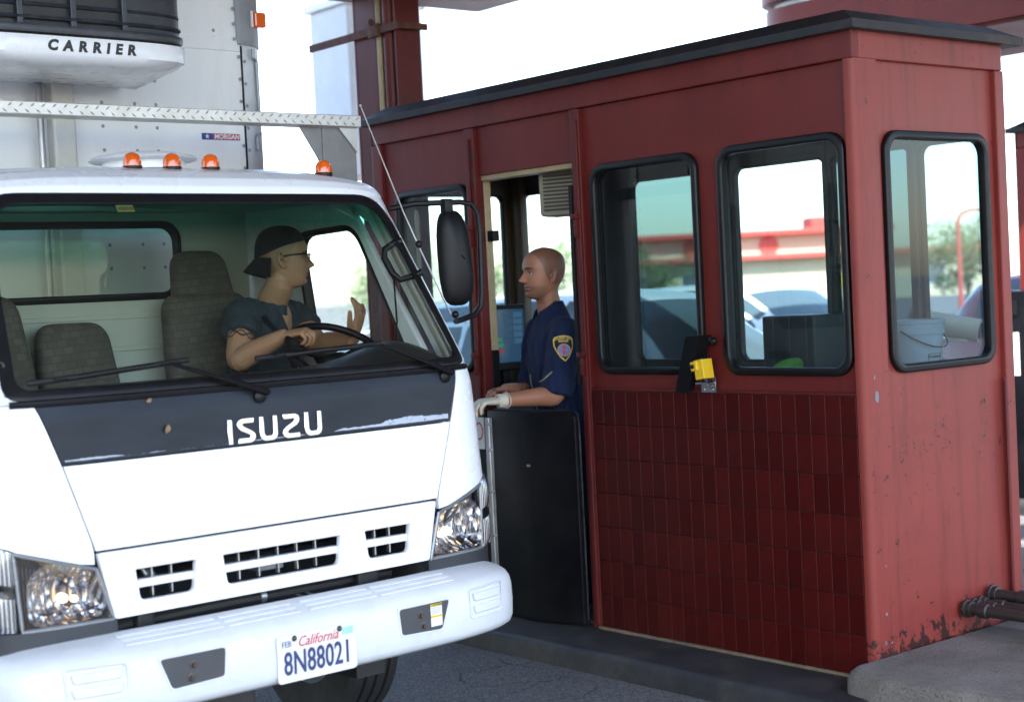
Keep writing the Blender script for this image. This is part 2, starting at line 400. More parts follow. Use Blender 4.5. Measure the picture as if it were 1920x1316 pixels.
def kerb_island(x0, x1, y0, y1, name):
    b = B()
    r = 0.035
    prof = [(x0, 0.0), (x0 + 0.006, 0.10 - r), (x0 + 0.012, 0.10 - r * 0.4), (x0 + r, 0.10), (x1 - r, 0.10), (x1, 0.10 - r), (x1, 0.0)]
    N = 40
    def f(i, j):
        x, z = prof[j]; y = y0 + (y1 - y0) * i / N
        w = 0.006 * noise.noise(Vector((x * 3, y * 2.5, z * 5)))
        return (x + w, y, max(0.0, z + w * 0.6 * (1 if z > 0 else 0)))
    V = [[b.bm.verts.new(f(i, j)) for j in range(len(prof))] for i in range(N + 1)]
    for i in range(N):
        for j in range(len(prof) - 1): b.bm.faces.new((V[i][j], V[i][j + 1], V[i + 1][j + 1], V[i + 1][j]))
    b.bm.faces.new(V[0]); b.bm.faces.new(V[N][::-1])
    return tag(b.build(name, M_KERB, None, True, 50), kind='structure')
kerb_island(4.60, 6.40, 3.70, 10.2, 'kerb')
kerb_island(9.50, 11.25, 2.2, 10.2, 'kerb')
# raised concrete nose in front of the booth (rounded corner, worn edge)
b = B()
loop = []
cx, cy, rad = 4.86, 3.80, 0.13
pts2 = []
for k in range(9):
    t = R(90 + 90 * k / 8); pts2.append((cx + rad * math.cos(t), cy - 0.03 + rad * math.sin(t) * 0.8))
for k in range(1, 61):
    s_ = k / 60.0; pts2.append((4.705 + 0.42 * s_ ** 1.6, 3.70 - 2.5 * s_))
pts2 += [(6.2, 1.2), (6.35, 3.86)]
rings = []
for (ins, z) in ((0.0, -0.02), (0.0, 0.10), (0.004, 0.150), (0.014, 0.172), (0.032, 0.186), (0.05, 0.188)):
    ring = []
    for (x, y) in pts2:
        d = Vector((5.5 - x, 3.0 - y)); d.normalize()
        n_ = noise.noise(Vector((x * 9, y * 9, z * 9))) * 0.008 + noise.noise(Vector((x * 31, y * 31, z * 31))) * 0.006
        ring.append(b.bm.verts.new((x + d.x * (ins + n_), y + d.y * (ins + n_), z + (n_ * 0.5 if z > 0.1 else 0))))
    rings.append(ring)
for A, Bq in zip(rings, rings[1:]):
    n = len(A)
    for i in range(n): b.bm.faces.new((A[i], A[(i + 1) % n], Bq[(i + 1) % n], Bq[i]))
b.bm.faces.new(rings[-1])
tag(b.build('concrete_island', M_CONCD, None, True, 40), kind='structure')

# ------------------------------------------------------------------ toll booth
BW, BL, BZ0, BZ1 = 1.014, 3.27, 0.10, 2.66
booth = thing('toll_booth', 'red toll booth with dark tiled base, large windows and an attendant in its open doorway', 'toll booth', (4.966, 3.85, 0))
def lane(d=0.0):            # (y, z, c) -> lane face, c grows outwards (-x)
    return lambda a, b, c: (d - c, a, b)
def front(d=0.0):
    return lambda a, b, c: (a, d - c, b)
def right(d=0.0):
    return lambda a, b, c: (BW - d + c, a, b)
def back(d=0.0):
    return lambda a, b, c: (a, BL - d + c, b)
WZ0, WZ1 = 1.308, 2.282
def gasket_window(fn, a0, a1, glassmat, parent, z0=WZ0, z1=WZ1, depth=0.045, r=0.085, t=0.034):
    """rubber-gasketed window; fn takes (a, b, c) with c outwards"""
    fr = panel('window_frame', [rrect(a0, z0, a1, z1, r), rrect(a0 + t, z0 + t, a1 - t, z1 - t, r * 0.72)], depth, lambda a, b, c: fn(a, b, c - 0.022), M_RUBBER, parent, bev=0.009, smooth=True, angle=60)
    # pane: a child of the frame
    pl = rrect(a0 + t * 0.8, z0 + t * 0.8, a1 - t * 0.8, z1 - t * 0.8, r * 0.7)
    pane = raw('pane', [fn(a, b, -0.006) for a, b in pl], [list(range(len(pl)))], glassmat, fr)
    return fr
# lane wall around the windows, above the tiles
T_ = 0.03
wl = lambda d=0.0: lane(d)
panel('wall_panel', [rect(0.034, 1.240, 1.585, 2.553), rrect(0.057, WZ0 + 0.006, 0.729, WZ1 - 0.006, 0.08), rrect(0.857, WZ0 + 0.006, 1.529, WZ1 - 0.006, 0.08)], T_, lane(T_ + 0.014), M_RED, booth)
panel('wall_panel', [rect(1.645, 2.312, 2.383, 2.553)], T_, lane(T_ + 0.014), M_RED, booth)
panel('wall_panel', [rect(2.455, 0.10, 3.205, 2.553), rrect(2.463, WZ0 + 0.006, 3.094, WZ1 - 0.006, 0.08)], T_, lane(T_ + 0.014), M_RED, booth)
gasket_window(lane(0.012), 0.051, 0.735, M_GLASS, booth)
gasket_window(lane(0.012), 0.851, 1.535, M_GLASST, booth)
gasket_window(lane(0.012), 2.457, 3.100, M_GLASS, booth)
# header band, posts
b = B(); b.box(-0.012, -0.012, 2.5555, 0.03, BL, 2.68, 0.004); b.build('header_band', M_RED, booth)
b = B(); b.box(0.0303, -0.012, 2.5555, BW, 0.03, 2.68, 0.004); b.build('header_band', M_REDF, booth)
b = B()
cp = [(-0.012, 0.034), (-0.012, 0.012)]
for k in range(7):
    t = R(180 + 90 * k / 6); cp.append((0.03 - 0.042 + 0.042 + 0.042 * math.cos(t) * 1.0, 0.03 + 0.042 * math.sin(t)))
cp += [(0.135, -0.012), (0.135, 0.03), (0.05, 0.05), (0.03, 0.06)]
loopc = [(-0.012, 0.034)]
for k in range(7):
    t = R(180 + 90 * k / 6); loopc.append((0.024 + 0.036 * math.cos(t), 0.024 + 0.036 * math.sin(t)))
loopc += [(0.137, -0.012), (0.137, 0.028), (0.028, 0.034)]
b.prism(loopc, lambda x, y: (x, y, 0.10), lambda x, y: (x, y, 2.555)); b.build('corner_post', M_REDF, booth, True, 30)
b = B(); b.box(0.962, -0.012, 0.10, BW + 0.012, 0.05, 2.555, 0.006); b.build('corner_post', M_REDF, booth)
b = B(); b.box(-0.012, 3.205, 0.10, 0.04, BL + 0.012, 2.553, 0.005); b.build('corner_post', M_RED, booth)
for (y0, y1) in ((1.585, 1.645), (2.383, 2.455)):
    b = B(); b.box(-0.013, y0, 0.10, 0.045, y1, 2.553, 0.005); b.box(-0.026, y0 + (0.006 if y0 < 2 else 0.03), 0.12, -0.012, y0 + (0.03 if y0 < 2 else 0.055), 2.50, 0.004)
    b.build('door_post', M_REDD, booth)
for yy in (1.612, 2.42):
    for zz in (2.05, 1.40):
        h = B(); h.box(-0.050, yy - 0.022, zz - 0.012, -0.022, yy + 0.022, zz + 0.012, 0.003); h.box(-0.044, yy - 0.012, zz - 0.10, -0.022, yy + 0.004, zz - 0.013, 0.003)
        for q in (-0.045, -0.085): h.sphere((-0.046, yy - 0.004, zz + q), 0.006, 8)
        h.build('hinge', M_REDD, booth, True, 40)
# worn patches and rubber strip beside the door
b = B(); b.box(-0.017, 1.648, 1.26, -0.006, 1.672, 2.20, 0.002); b.build('weather_strip', M_BLKP, booth)
# sill line and grout bed, then each tile
b = B(); b.box(-0.008, 0.036, 1.232, 0.03, 1.583, 1.242, 0.002); b.build('sill_trim', M_REDD, booth)
b = B(); b.box(-0.0035, 0.034, 0.100, 0.03, 1.585, 1.232); b.build('grout_bed', M_GROUT, booth)
NC, NR = 20, 7
tw, th = (1.583 - 0.038) / NC, (1.231 - 0.112) / NR
tb = B(); tb.box(-0.011, -tw / 2 + 0.0012, -th / 2 + 0.0016, -0.003, tw / 2 - 0.0012, th / 2 - 0.0016, 0.0018, seg=1)
t0 = tb.build('tile', M_TILE, booth)
k = 0
for r_ in range(NR):
    for c_ in range(NC):
        o = t0 if k == 0 else t0.copy()
        if k: COL.objects.link(o); o.parent = booth
        o.location = (random.uniform(-0.0006, 0.0006), 0.038 + tw * (c_ + 0.5), 0.112 + th * (r_ + 0.5))
        o.rotation_euler = (0, random.uniform(-0.004, 0.004), random.uniform(-0.006, 0.006)); k += 1
b = B(); b.box(-0.022, 0.0, 0.098, 0.0, 1.60, 0.112, 0.003); b.build('base_trim', mat('weathered_wood', (0.16, 0.12, 0.08), 0.8, var=0.4, vscale=14), booth)
# front wall
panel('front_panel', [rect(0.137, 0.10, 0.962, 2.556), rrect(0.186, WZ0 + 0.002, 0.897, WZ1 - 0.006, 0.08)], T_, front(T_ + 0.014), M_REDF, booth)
gasket_window(front(0.012), 0.180, 0.903, M_GLASSF, booth, WZ0 - 0.004, WZ1)
b = B(); b.tube([(0.945, -0.008, 1.24), (0.949, -0.013, 1.22), (0.949, -0.013, 0.22)], [0.003, 0.008, 0.008], 8); b.build('conduit', M_REDD, booth, True)
# right wall and far wall, with openings that show the lanes beyond
RW = [(0.07, 0.42), (0.46, 0.92), (0.95, 1.545), (1.63, 2.295), (2.72, 3.225)]
panel('wall_panel', [rect(0.052, 0.10, BL, 2.66)] + [rrect(a, 1.30, c, 2.285, 0.05) for a, c in RW], T_, right(T_), M_GREYIN, booth)
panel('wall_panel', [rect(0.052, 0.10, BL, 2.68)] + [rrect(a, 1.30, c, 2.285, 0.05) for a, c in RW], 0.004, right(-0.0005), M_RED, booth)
for a, c in RW:
    gasket_window(right(0.006), a - 0.006, c + 0.006, M_GLASST if a == 0.46 else M_GLASS, booth, 1.294, 2.291, r=0.06, t=0.018)
panel('end_panel', [rect(0.042, 0.10, BW - 0.04, 2.66), rrect(0.22, 1.30, 0.89, 2.285, 0.06)], T_, back(T_), M_TAN, booth)
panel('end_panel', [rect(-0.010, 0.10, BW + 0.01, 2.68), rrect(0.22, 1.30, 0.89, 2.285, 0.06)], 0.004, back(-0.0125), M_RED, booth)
gasket_window(back(0.006), 0.214, 0.896, M_GLASS, booth, 1.294, 2.291, r=0.06, t=0.018)
b = B(); b.box(0.918, 3.14, 0.10, 0.985, 3.24, 2.62, 0.025); b.build('inner_post', M_TAN, booth, True, 40)
for (ya, yb) in ((0.40, 0.48), (0.905, 0.965), (1.535, 1.64)):
    b = B(); b.box(0.955, ya + 0.02, 0.62, 0.982, yb - 0.02, 2.62, 0.008); b.build('inner_post', M_GREYIN, booth, True, 40)
b = B(); b.box(0.036, 0.04, 0.101, BW - 0.03, BL - 0.03, 0.115); b.build('floor', M_GREYIN, booth)
b = B(); b.box(0.03, 0.03, 2.50, BW - 0.03, BL - 0.03, 2.55); b.build('ceiling', M_GREYIN, booth)
b = B(); b.box(0.04, 0.05, 1.20, 0.16, 0.36, 1.245, 0.01); b.box(0.40, 0.05, 1.20, 0.97, 0.36, 1.245, 0.01); b.box(0.60, 0.362, 0.12, 0.97, 1.2, 1.20, 0.01)
b.build('counter', mat('counter_laminate', (0.09, 0.095, 0.10), 0.5), booth)
b = B(); b.box(0.30, 2.70, 0.116, 0.96, 3.2, 1.15, 0.01); b.build('counter', MATS['counter_laminate'], booth)
# cream door jamb with scuffed lower half
b = B(); b.box(0.0455, 2.383, 1.42, 0.090, 2.40, 2.31, 0.003); b.build('door_jamb', M_CREAM, booth)
b = B(); b.box(0.0455, 2.383, 0.12, 0.095, 2.402, 1.419, 0.003); b.build('door_jamb', M_BLKP, booth)
b = B(); b.box(0.046, 1.628, 0.12, 0.075, 1.645, 2.31, 0.002); b.build('door_jamb', M_BLKP, booth)
b = B(); b.box(0.03, 1.645, 2.285, 0.10, 2.383, 2.311, 0.003); b.build('door_lintel', M_CREAM, booth)
# black padded half door
hd = panel('half_door', [[(1.653, 0.12), (1.985, 0.095), (2.27, 0.12), (2.27, 1.13), (1.985, 1.13)] + [(1.653 + 0.05 - 0.05 * math.cos(R(a)) if False else 1.653 + 0.05 * (1 - math.sin(R(a))), 1.085 + 0.05 * math.cos(R(a))) for a in (0, 30, 60, 90)]], 0.045,
           lambda a, b, c: (-0.02 - c - (0.035 if a > 1.9 else 0.035 * (a - 1.653) / 0.28), a, b), M_BLKD, booth, bev=0.008, cuts=[(0, 1.985), (0, 1.95), (0, 2.01)], smooth=True, angle=25)
b = B(); b.box(-0.104, 2.255, 0.13, -0.099, 2.285, 1.09, 0.001); b.box(-0.1035, 2.232, 0.13, -0.100, 2.252, 1.09, 0.001)
b.tube([(-0.1045, 2.254, 0.13), (-0.1045, 2.254, 1.09)], 0.005, 8); b.build('piano_hinge', M_STEEL, hd)
b = B()
for zz in (0.25, 0.5, 0.72, 0.93, 1.06):
    for yy in (2.243, 2.268): b.sphere((-0.105, yy, zz), 0.007, 8)
b.build('hinge_bolts', M_STEEL, hd, True); tag(bpy.data.objects['hinge_bolts'], kind='stuff')
b = B(); b.box(-0.095, 2.287, 0.12, -0.06, 2.38, 1.13, 0.006); b.build('hinge_leaf', M_BLKD, booth)
sg = B(); sg.box(-0.101, 2.30, 0.93, -0.096, 2.375, 1.09, 0.001); sgo = sg.build('sign_plate', M_SIGNW, booth)
panel('sign_ring', [[(2.337 + 0.032 * math.cos(R(a)), 1.02 + 0.045 * math.sin(R(a))) for a in range(0, 360, 15)], [(2.337 + 0.024 * math.cos(R(a)), 1.02 + 0.037 * math.sin(R(a))) for a in range(0, 360, 15)]], 0.001, lambda a, b, c: (-0.1012 - c, a, b), M_INKRED, sgo)
b = B(); b.box(-0.1021, 1.95, 0.86, -0.1005, 1.975, 0.87); b.build('scuff_mark', M_STEEL, booth)
# bare patches where the paint has come off
M_CHIP = mat('bare_primer', (0.16, 0.17, 0.19), 0.6, var=0.25, vscale=30); M_FILL = mat('dark_filler', (0.028, 0.029, 0.033), 0.6, var=0.3, vscale=20)
def flake(fn, a, z, sa, sz, m, seed):
    rn = random.Random(seed); L = []
    for k in range(11):
        t = 2 * math.pi * k / 11; r_ = rn.uniform(0.45, 1.0); L.append((a + sa * r_ * math.cos(t), z + sz * r_ * math.sin(t)))
    panel('paint_chip', [L], 0.0012, fn, m, booth)
for q, (a, z, sa, sz) in enumerate(((0.055, 1.225, 0.014, 0.035), (0.045, 1.30, 0.006, 0.012), (0.06, 0.36, 0.008, 0.010), (0.05, 0.245, 0.008, 0.012), (0.09, 0.24, 0.007, 0.006), (0.07, 0.55, 0.004, 0.005), (0.066, 2.02, 0.003, 0.004), (0.06, 1.93, 0.004, 0.004))):
    flake(front(-0.0121), a, z, sa, sz, M_CHIP, q)
for q, (a, z, sa, sz) in enumerate(((1.600, 2.33, 0.010, 0.05), (1.602, 2.24, 0.011, 0.035), (1.604, 1.95, 0.010, 0.07), (2.40, 2.42, 0.012, 0.05), (2.398, 2.30, 0.010, 0.06), (1.600, 1.28, 0.010, 0.05), (1.603, 0.30, 0.008, 0.06))):
    flake(lane(-0.0132), a, z, sa, sz, M_FILL, 30 + q)
# worn steel edge on the half door
b = B(); b.tube([(-0.062, 2.25, 1.131), (-0.064, 1.985, 1.132), (-0.046, 1.71, 1.133), (-0.040, 1.675, 1.122), (-0.038, 1.657, 1.10), (-0.037, 1.652, 1.06), (-0.036, 1.651, 0.5), (-0.036, 1.651, 0.14)], 0.0045, 8)
b.build('edge_trim', mat('worn_trim', (0.035, 0.037, 0.04), 0.4, metal=0.5, var=0.5, vscale=25, dirt=0.6, dirtcol=(0.14, 0.14, 0.145), dscale=18), hd, True)
# roof: grey hipped cap with drip edge
b = B()
e0, e1 = 0.055, 0.01
A = [(-0.060, -0.060, 2.662), (BW + 0.10, -0.060, 2.662), (BW + 0.10, BL + 0.06, 2.662), (-0.060, BL + 0.06, 2.662)]
Bv = [(x, y, 2.696) for x, y, z in A]
Cv = [(0.03, 0.05, 2.752), (BW - 0.01, 0.05, 2.752), (BW - 0.01, BL - 0.08, 2.752), (0.03, BL - 0.08, 2.752)]
rgs = [[b.bm.verts.new(p) for p in L] for L in (A, Bv, [(x * 0.985 + 0.007, y * 0.99 + 0.01, 2.699) for x, y, z in A], Cv)]
for P, Q in zip(rgs, rgs[1:]):
    for i in range(4): b.bm.faces.new((P[i], P[(i + 1) % 4], Q[(i + 1) % 4], Q[i]))
b.bm.faces.new(rgs[0][::-1]); b.bm.faces.new(rgs[-1])
b.build('roof', M_TRIM, booth)
# conduit pipes leaving the front wall, running right across the island
M_PIPE = mat('painted_pipe', (0.022, 0.017, 0.016), 0.5, dirt=0.5, dirtcol=(0.06, 0.05, 0.045), dscale=9)
for i, (px, pz, rr, col_) in enumerate(((0.60, 0.292, 0.024, 0.05), (0.655, 0.298, 0.018, 0.05), (0.705, 0.300, 0.018, 0.06), (0.79, 0.322, 0.025, 0.12))):
    b = B()
    b.lathe([(rr, 0.0), (rr * 1.65, 0.0), (rr * 1.65, 0.012), (rr * 1.4, 0.014), (rr * 1.4, 0.034), (rr, 0.036)], 8 if i == 0 else 14, Matrix.Translation((px, -0.008, pz)) @ Matrix.Rotation(R(90), 4, 'X'))
    b.tube([(px, 0.0, pz), (px + 0.004, -0.5, pz - 0.004), (px + 0.01, -1.3, pz - 0.01), (px + 0.012, -1.9, pz - 0.012), (px + 0.012, -2.0, pz - 0.06), (px + 0.012, -2.0, 0.17)], rr, 14)
    b.lathe([(rr, 0), (rr * 1.3, 0.006), (rr * 1.3, 0.045), (rr, 0.05)], 14, Matrix.Translation((px + 0.001, -col_ - 0.02, pz - 0.001)) @ Matrix.Rotation(R(90), 4, 'X'))
    b.build('conduit_pipe', M_PIPE, booth, True, 40)
# yellow photo-eye on its bracket and the black hood beside it
def bdg(u, v): return None
LY, LZ = 0.83, 1.32
Mx = Matrix.Translation((-0.055, LY - 0.022, LZ + 0.015)) @ Matrix.Rotation(R(-9), 4, 'X')
b = B(); b.box(-0.035, -0.026, -0.04, 0.03, 0.026, 0.045, 0.003, M=Mx); b.box(-0.045, 0.0, 0.0, -0.02, 0.036, 0.04, 0.003, M=Mx)
ye = b.build('photo_eye', M_YEL, booth)
b = B(); b.box(-0.034, -0.024, 0.0465, 0.029, 0.024, 0.052, 0.002, M=Mx); b.sphere(Mx @ Vector((-0.046, 0.022, 0.02)), 0.010, 10); b.tube([Mx @ Vector((0, 0, -0.03)), Mx @ Vector((0, 0, -0.055))], 0.02, 12); b.build('sensor_cap', M_BLKP, ye, True, 40)
panel('bracket', [rect(LY - 0.065, LZ - 0.085, LY + 0.02, LZ - 0.018), [(LY - 0.035 + 0.017 * math.cos(R(a)), LZ - 0.048 + 0.02 * math.sin(R(a))) for a in range(0, 360, 30)]], 0.004, lambda a, b, c: (-0.030 - c, a, b), M_STEEL, booth, bev=0.001)
b = B(); b.box(-0.075, LY - 0.06, LZ - 0.045, -0.034, LY + 0.015, LZ - 0.040); b.box(-0.03, LY - 0.03, LZ - 0.07, 0.0, LY - 0.01, LZ - 0.05)
for q in (-0.05, 0.0): b.sphere((-0.036, LY + q, LZ - 0.072), 0.006, 8)
b.tube([(-0.05, LY - 0.02, LZ - 0.03), (-0.055, LY - 0.03, LZ - 0.055), (-0.05, LY - 0.045, LZ - 0.06), (-0.04, LY - 0.06, LZ - 0.05)], 0.003, 8)
b.build('bracket_arm', M_STEEL, booth, True, 40)
b = B()
hl = [(0.775, 1.485), (0.858, 1.480), (0.985, 1.232), (0.90, 1.240)]
b.prism(hl, lambda a, z: (-0.035, a, z), lambda a, z: (-0.15 + 0.05 * (1.475 - z) / 0.23 + 0.04, a, z)); b.build('sensor_hood', M_BLKP, booth)
b = B(); b.box(-0.05, 0.775, 1.455, -0.008, 0.80, 1.475, 0.004); b.sphere((-0.02, 0.782, 1.455), 0.018, 8); b.build('hood_mount', M_BLKP, booth, True, 40)
# small black latch box on the door
b = B(); b.box(0.05, 2.33, 1.975, 0.09, 2.381, 2.03, 0.004); b.build('latch_box', M_BLKP, booth)

# things inside the booth -----------------------------------------------------------
wh = thing('wall_heater', 'cream louvred heater box hung under the ceiling inside the booth doorway', 'heater', (5.20, 5.815, 2.19), R(22))
b = B(); b.box(-0.085, -0.115, -0.115, 0.09, 0.115, 0.115, 0.02); b.build('housing', mat('heater_cream', (0.30, 0.27, 0.20), 0.45), wh, True, 40)
b = B()
for q in range(10): b.box(-0.096, -0.08, -0.088 + q * 0.0185, -0.084, 0.08, -0.079 + q * 0.0185, 0.001)
o = b.build('louvres', mat('heater_dark', (0.05, 0.047, 0.04), 0.6), wh); tag(o, kind='stuff')
b = B(); b.tube([(0, 0, 0.11), (0, 0.0, 0.3)], 0.012, 8); b.build('hanger', M_GREYIN, wh)
mon = thing('monitor', 'black touch screen with green and red buttons beside the attendant', 'monitor', (5.43, 6.62, 1.115), R(4))
b = B(); b.box(-0.155, 0.0, 0.17, 0.155, 0.03, 0.53, 0.008); b.build('casing', M_BLKP, mon)
raw('screen', [(-0.135, -0.0015, 0.215), (0.135, -0.0015, 0.215), (0.135, -0.0015, 0.505), (-0.135, -0.0015, 0.505)], [(0, 1, 2, 3)], mat('screen_glow', (0.02, 0.05, 0.09), 0.15, emit=(0.03, 0.09, 0.17), estr=0.10), mon)
def key(x0, z0, x1, z1, col, nm):
    raw('screen_key', [(x0, -0.003, z0), (x1, -0.003, z0), (x1, -0.003, z1), (x0, -0.003, z1)], [(0, 1, 2, 3)], mat(nm, col, 0.3, emit=col, estr=0.08), mon)
key(-0.125, 0.33, -0.035, 0.352, (0.02, 0.22, 0.10), 'key_green'); key(-0.125, 0.30, -0.03, 0.322, (0.02, 0.22, 0.10), 'key_green'); key(-0.12, 0.268, -0.025, 0.290, (0.30, 0.03, 0.05), 'key_red')
for q in range(5): key(-0.02, 0.315 + 0.036 * q, 0.045, 0.343 + 0.036 * q, (0.02, 0.07, 0.13), 'key_blue'); key(0.052, 0.315 + 0.036 * q, 0.118, 0.343 + 0.036 * q, (0.05, 0.13, 0.22), 'key_pale')
b = B(); b.box(-0.03, 0.01, 0.04, 0.03, 0.05, 0.25, 0.005); b.box(-0.09, -0.04, 0.035, 0.09, 0.1, 0.05, 0.005); b.build('stand', M_BLKP, mon)
bk = thing('bucket', 'white plastic bucket with a warning label on the booth counter', 'bucket', (5.545, 4.03, 1.2455))
b = B(); b.lathe([(0.0, 0.0), (0.108, 0.0), (0.120, 0.20), (0.128, 0.201), (0.128, 0.225), (0.123, 0.226), (0.123, 0.245), (0.130, 0.246), (0.130, 0.262), (0.120, 0.262), (0.112, 0.02), (0.0, 0.02)], 36); b.build('pail', mat('pail_white', (0.55, 0.60, 0.64), 0.4), bk, True, 30)
b = B(); b.tube([(0.0 + 0.132 * math.cos(R(a)), -0.132 * math.sin(R(a)) - 0.004, 0.235 - 0.09 * math.sin(R(a))) for a in range(10, 171, 10)], 0.003, 6); b.build('handle', M_BLKP, bk, True)
def pailmap(a, b, c): t = R(262) + a / 0.116; r = 0.1095 + 0.062 * b + c; return (r * math.cos(t), r * math.sin(t), b)
panel('label', [rect(-0.035, 0.02, 0.035, 0.12), rect(-0.033, 0.022, 0.033, 0.118)], 0.0008, pailmap, M_INKBLK, bk, cuts=[(0, q) for q in (-0.02, 0, 0.02)])
text('label_text', 'WARNING', 0.016, lambda a, b, c: pailmap(a, b + 0.106, c), M_INKBLK, bk, thick=0.0008)
panel('label_sign', [[(0.02 * math.cos(R(a)), 0.05 + 0.02 * math.sin(R(a))) for a in range(0, 360, 20)], [(0.016 * math.cos(R(a)), 0.05 + 0.016 * math.sin(R(a))) for a in range(0, 360, 20)]], 0.0008, pailmap, M_INKBLK, bk)
ch = thing('office_chair', 'office chair with bright green backrest inside the booth', 'chair', (5.38, 4.78, 0.116), R(200))
M_GREEN = mat('green_fabric', (0.09, 0.30, 0.03), 0.8, var=0.2, vscale=40)
panel('backrest', [rrect(-0.19, 0.78, 0.19, 1.235, 0.15)], 0.06, lambda a, b, c: (a, 0.15 + c - 0.12 * (a / 0.25) ** 2 * 1.0, b), M_GREEN, ch, bev=0.02, cuts=[(0, q) for q in (-0.12, -0.06, 0, 0.06, 0.12)], smooth=True, angle=60)
b = B(); b.box(-0.20, -0.25, 0.55, 0.20, 0.17, 0.63, 0.03); b.build('seat', M_GREEN, ch, True, 40)
b = B(); b.tube([(0, 0, 0.06), (0, 0, 0.55)], 0.025, 10); b.tube([(0, 0.1, 0.57), (0, 0.21, 0.6), (0, 0.225, 0.9)], 0.018, 8); b.build('stem', M_BLKP, ch, True)
for q in range(5):
    t = R(72 * q); b = B(); b.tube([(0, 0, 0.09), (0.23 * math.cos(t), 0.23 * math.sin(t), 0.05), (0.25 * math.cos(t), 0.25 * math.sin(t), 0.0)], [0.022, 0.016, 0.022], 8); b.build('leg', M_BLKP, ch, True)
cs = thing('equipment_case', 'dark grey ribbed equipment case on the counter behind the green chair', 'case', (5.79, 4.83, 1.2005))
b = B(); b.box(-0.12, -0.16, 0, 0.12, 0.16, 0.335, 0.012); b.build('body', mat('case_grey', (0.06, 0.062, 0.065), 0.5), cs)
for q in range(3):
    b = B(); b.box(-0.127, -0.115 + 0.1 * q, 0.01, -0.119, -0.085 + 0.1 * q, 0.325, 0.003); b.build('rib', MATS['case_grey'], cs)
# ------------------------------------------------------------------ box truck
M_WHITE = mat('truck_white', (0.80, 0.81, 0.83), 0.28, var=0.015, vscale=3, coat=0.5)
M_BUMP = mat('bumper_white', (0.66, 0.675, 0.70), 0.35, var=0.03, dirt=0.22, dirtcol=(0.40, 0.37, 0.34), dscale=9, coat=0.2)
M_BOXW = mat('box_white', (0.80, 0.815, 0.83), 0.35, var=0.03, vscale=2, dirt=0.25, dirtcol=(0.60, 0.54, 0.46), dscale=3.0, stretch=(2, 2, 0.5))
M_DARK = mat('engine_black', (0.012, 0.012, 0.013), 0.5, var=0.3)
M_HOSE = mat('hose_black', (0.02, 0.02, 0.022), 0.35, var=0.3, dirt=0.4, dirtcol=(0.07, 0.065, 0.06))
M_GREYC = mat('cast_grey', (0.30, 0.32, 0.35), 0.45, metal=0.3, var=0.08, dirt=0.25, dirtcol=(0.2, 0.18, 0.16))
M_ALU = mat('bare_aluminium', (0.60, 0.585, 0.56), 0.42, metal=0.75, var=0.08, dirt=0.4, dirtcol=(0.32, 0.27, 0.2), dscale=6)
M_AMBER = mat('amber_lens', (0.55, 0.085, 0.004), 0.12, var=0.15, coat=1.0, emit=(1.0, 0.16, 0.005), estr=0.03)
M_LININ = mat('cab_lining', (0.58, 0.56, 0.50), 0.55, var=0.05)
M_DASH = mat('dash_plastic', (0.014, 0.013, 0.013), 0.5, var=0.15)
M_WSGL = glass('windshield_glass', (0.82, 0.87, 0.83), dust=0.010, refl=0.9, band=(1.915, 1.995, (0.13, 0.52, 0.40)))
M_SIDEGL = glass('side_glass', (0.84, 0.90, 0.88), dust=0.01)
M_LENS = glass('lamp_lens', (0.93, 0.95, 0.97), dust=0.0, refl=1.0)
def fabric():
    m = bpy.data.materials.new('seat_fabric'); nt, b = nodes_of(m)
    tc = nt.nodes.new('ShaderNodeTexCoord'); br = nt.nodes.new('ShaderNodeTexBrick')
    mp = nt.nodes.new('ShaderNodeMapping'); mp.inputs['Rotation'].default_value = (R(90), 0, R(4)); mp.inputs['Scale'].default_value = (11, 11, 11)
    nt.links.new(tc.outputs['Object'], mp.inputs[0]); nt.links.new(mp.outputs[0], br.inputs[0])
    br.inputs['Color1'].default_value = (0.085, 0.068, 0.053, 1); br.inputs['Color2'].default_value = (0.118, 0.097, 0.078, 1); br.inputs['Mortar'].default_value = (0.07, 0.062, 0.054, 1)
    br.inputs['Mortar Size'].default_value = 0.04; br.inputs['Brick Width'].default_value = 0.7; br.inputs['Row Height'].default_value = 0.5; br.inputs['Scale'].default_value = 1.6
    nt.links.new(br.outputs[0], b.inputs['Base Color']); b.inputs['Roughness'].default_value = 0.9
    _bump(nt, b, _noise(nt, 400, 2), 0.2, 0.001)
    return m
M_SEAT = fabric()
YAW = R(1.2)
TU = Vector((math.cos(YAW), math.sin(YAW), 0)); TV = Vector((-math.sin(YAW), math.cos(YAW), 0))
TO = TU * 2.72 + TV * 4.35
truck = thing('box_truck', 'white cab-over refrigerated box truck stopped beside the toll booth', 'truck', TO, YAW)
HWT = [(0.45, 0.975), (0.95, 0.972), (1.2, 0.952), (1.45, 0.932), (1.8, 0.895), (2.1, 0.86), (2.25, 0.84)]
W0T = [(0.3, 0.0), (1.25, 0.0), (1.40, 0.006), (1.47, 0.028), (2.10, 0.405), (2.2, 0.46)]
NSE, DSE = 5.5, 0.35
def hwz(z): return smooth_tab(HWT, z)
def w0z(z): return lerp_tab(W0T, z)
def sag(q, n=NSE): q = min(abs(q), 1.0); return 1 - max(0.0, 1 - q ** n) ** (1.0 / n)
def surf(u, z): return w0z(z) + DSE * sag(u / hwz(z))
def wrap(th, z, D=DSE):    # th in degrees, 0 centre .. 90 side
    s_, c_ = math.sin(R(abs(th))), max(0.0, math.cos(R(th)))
    return (math.copysign(hwz(z) * s_ ** (2 / NSE), th), w0z(z) + D - D * c_ ** (2 / NSE), z)
def th_of(u, z): return math.degrees(math.asin(min(1, (abs(u) / hwz(z))) ** (NSE / 2)))
def smap(off=0.0): return lambda a, b, c: (a, surf(a, b) + off - c, b)
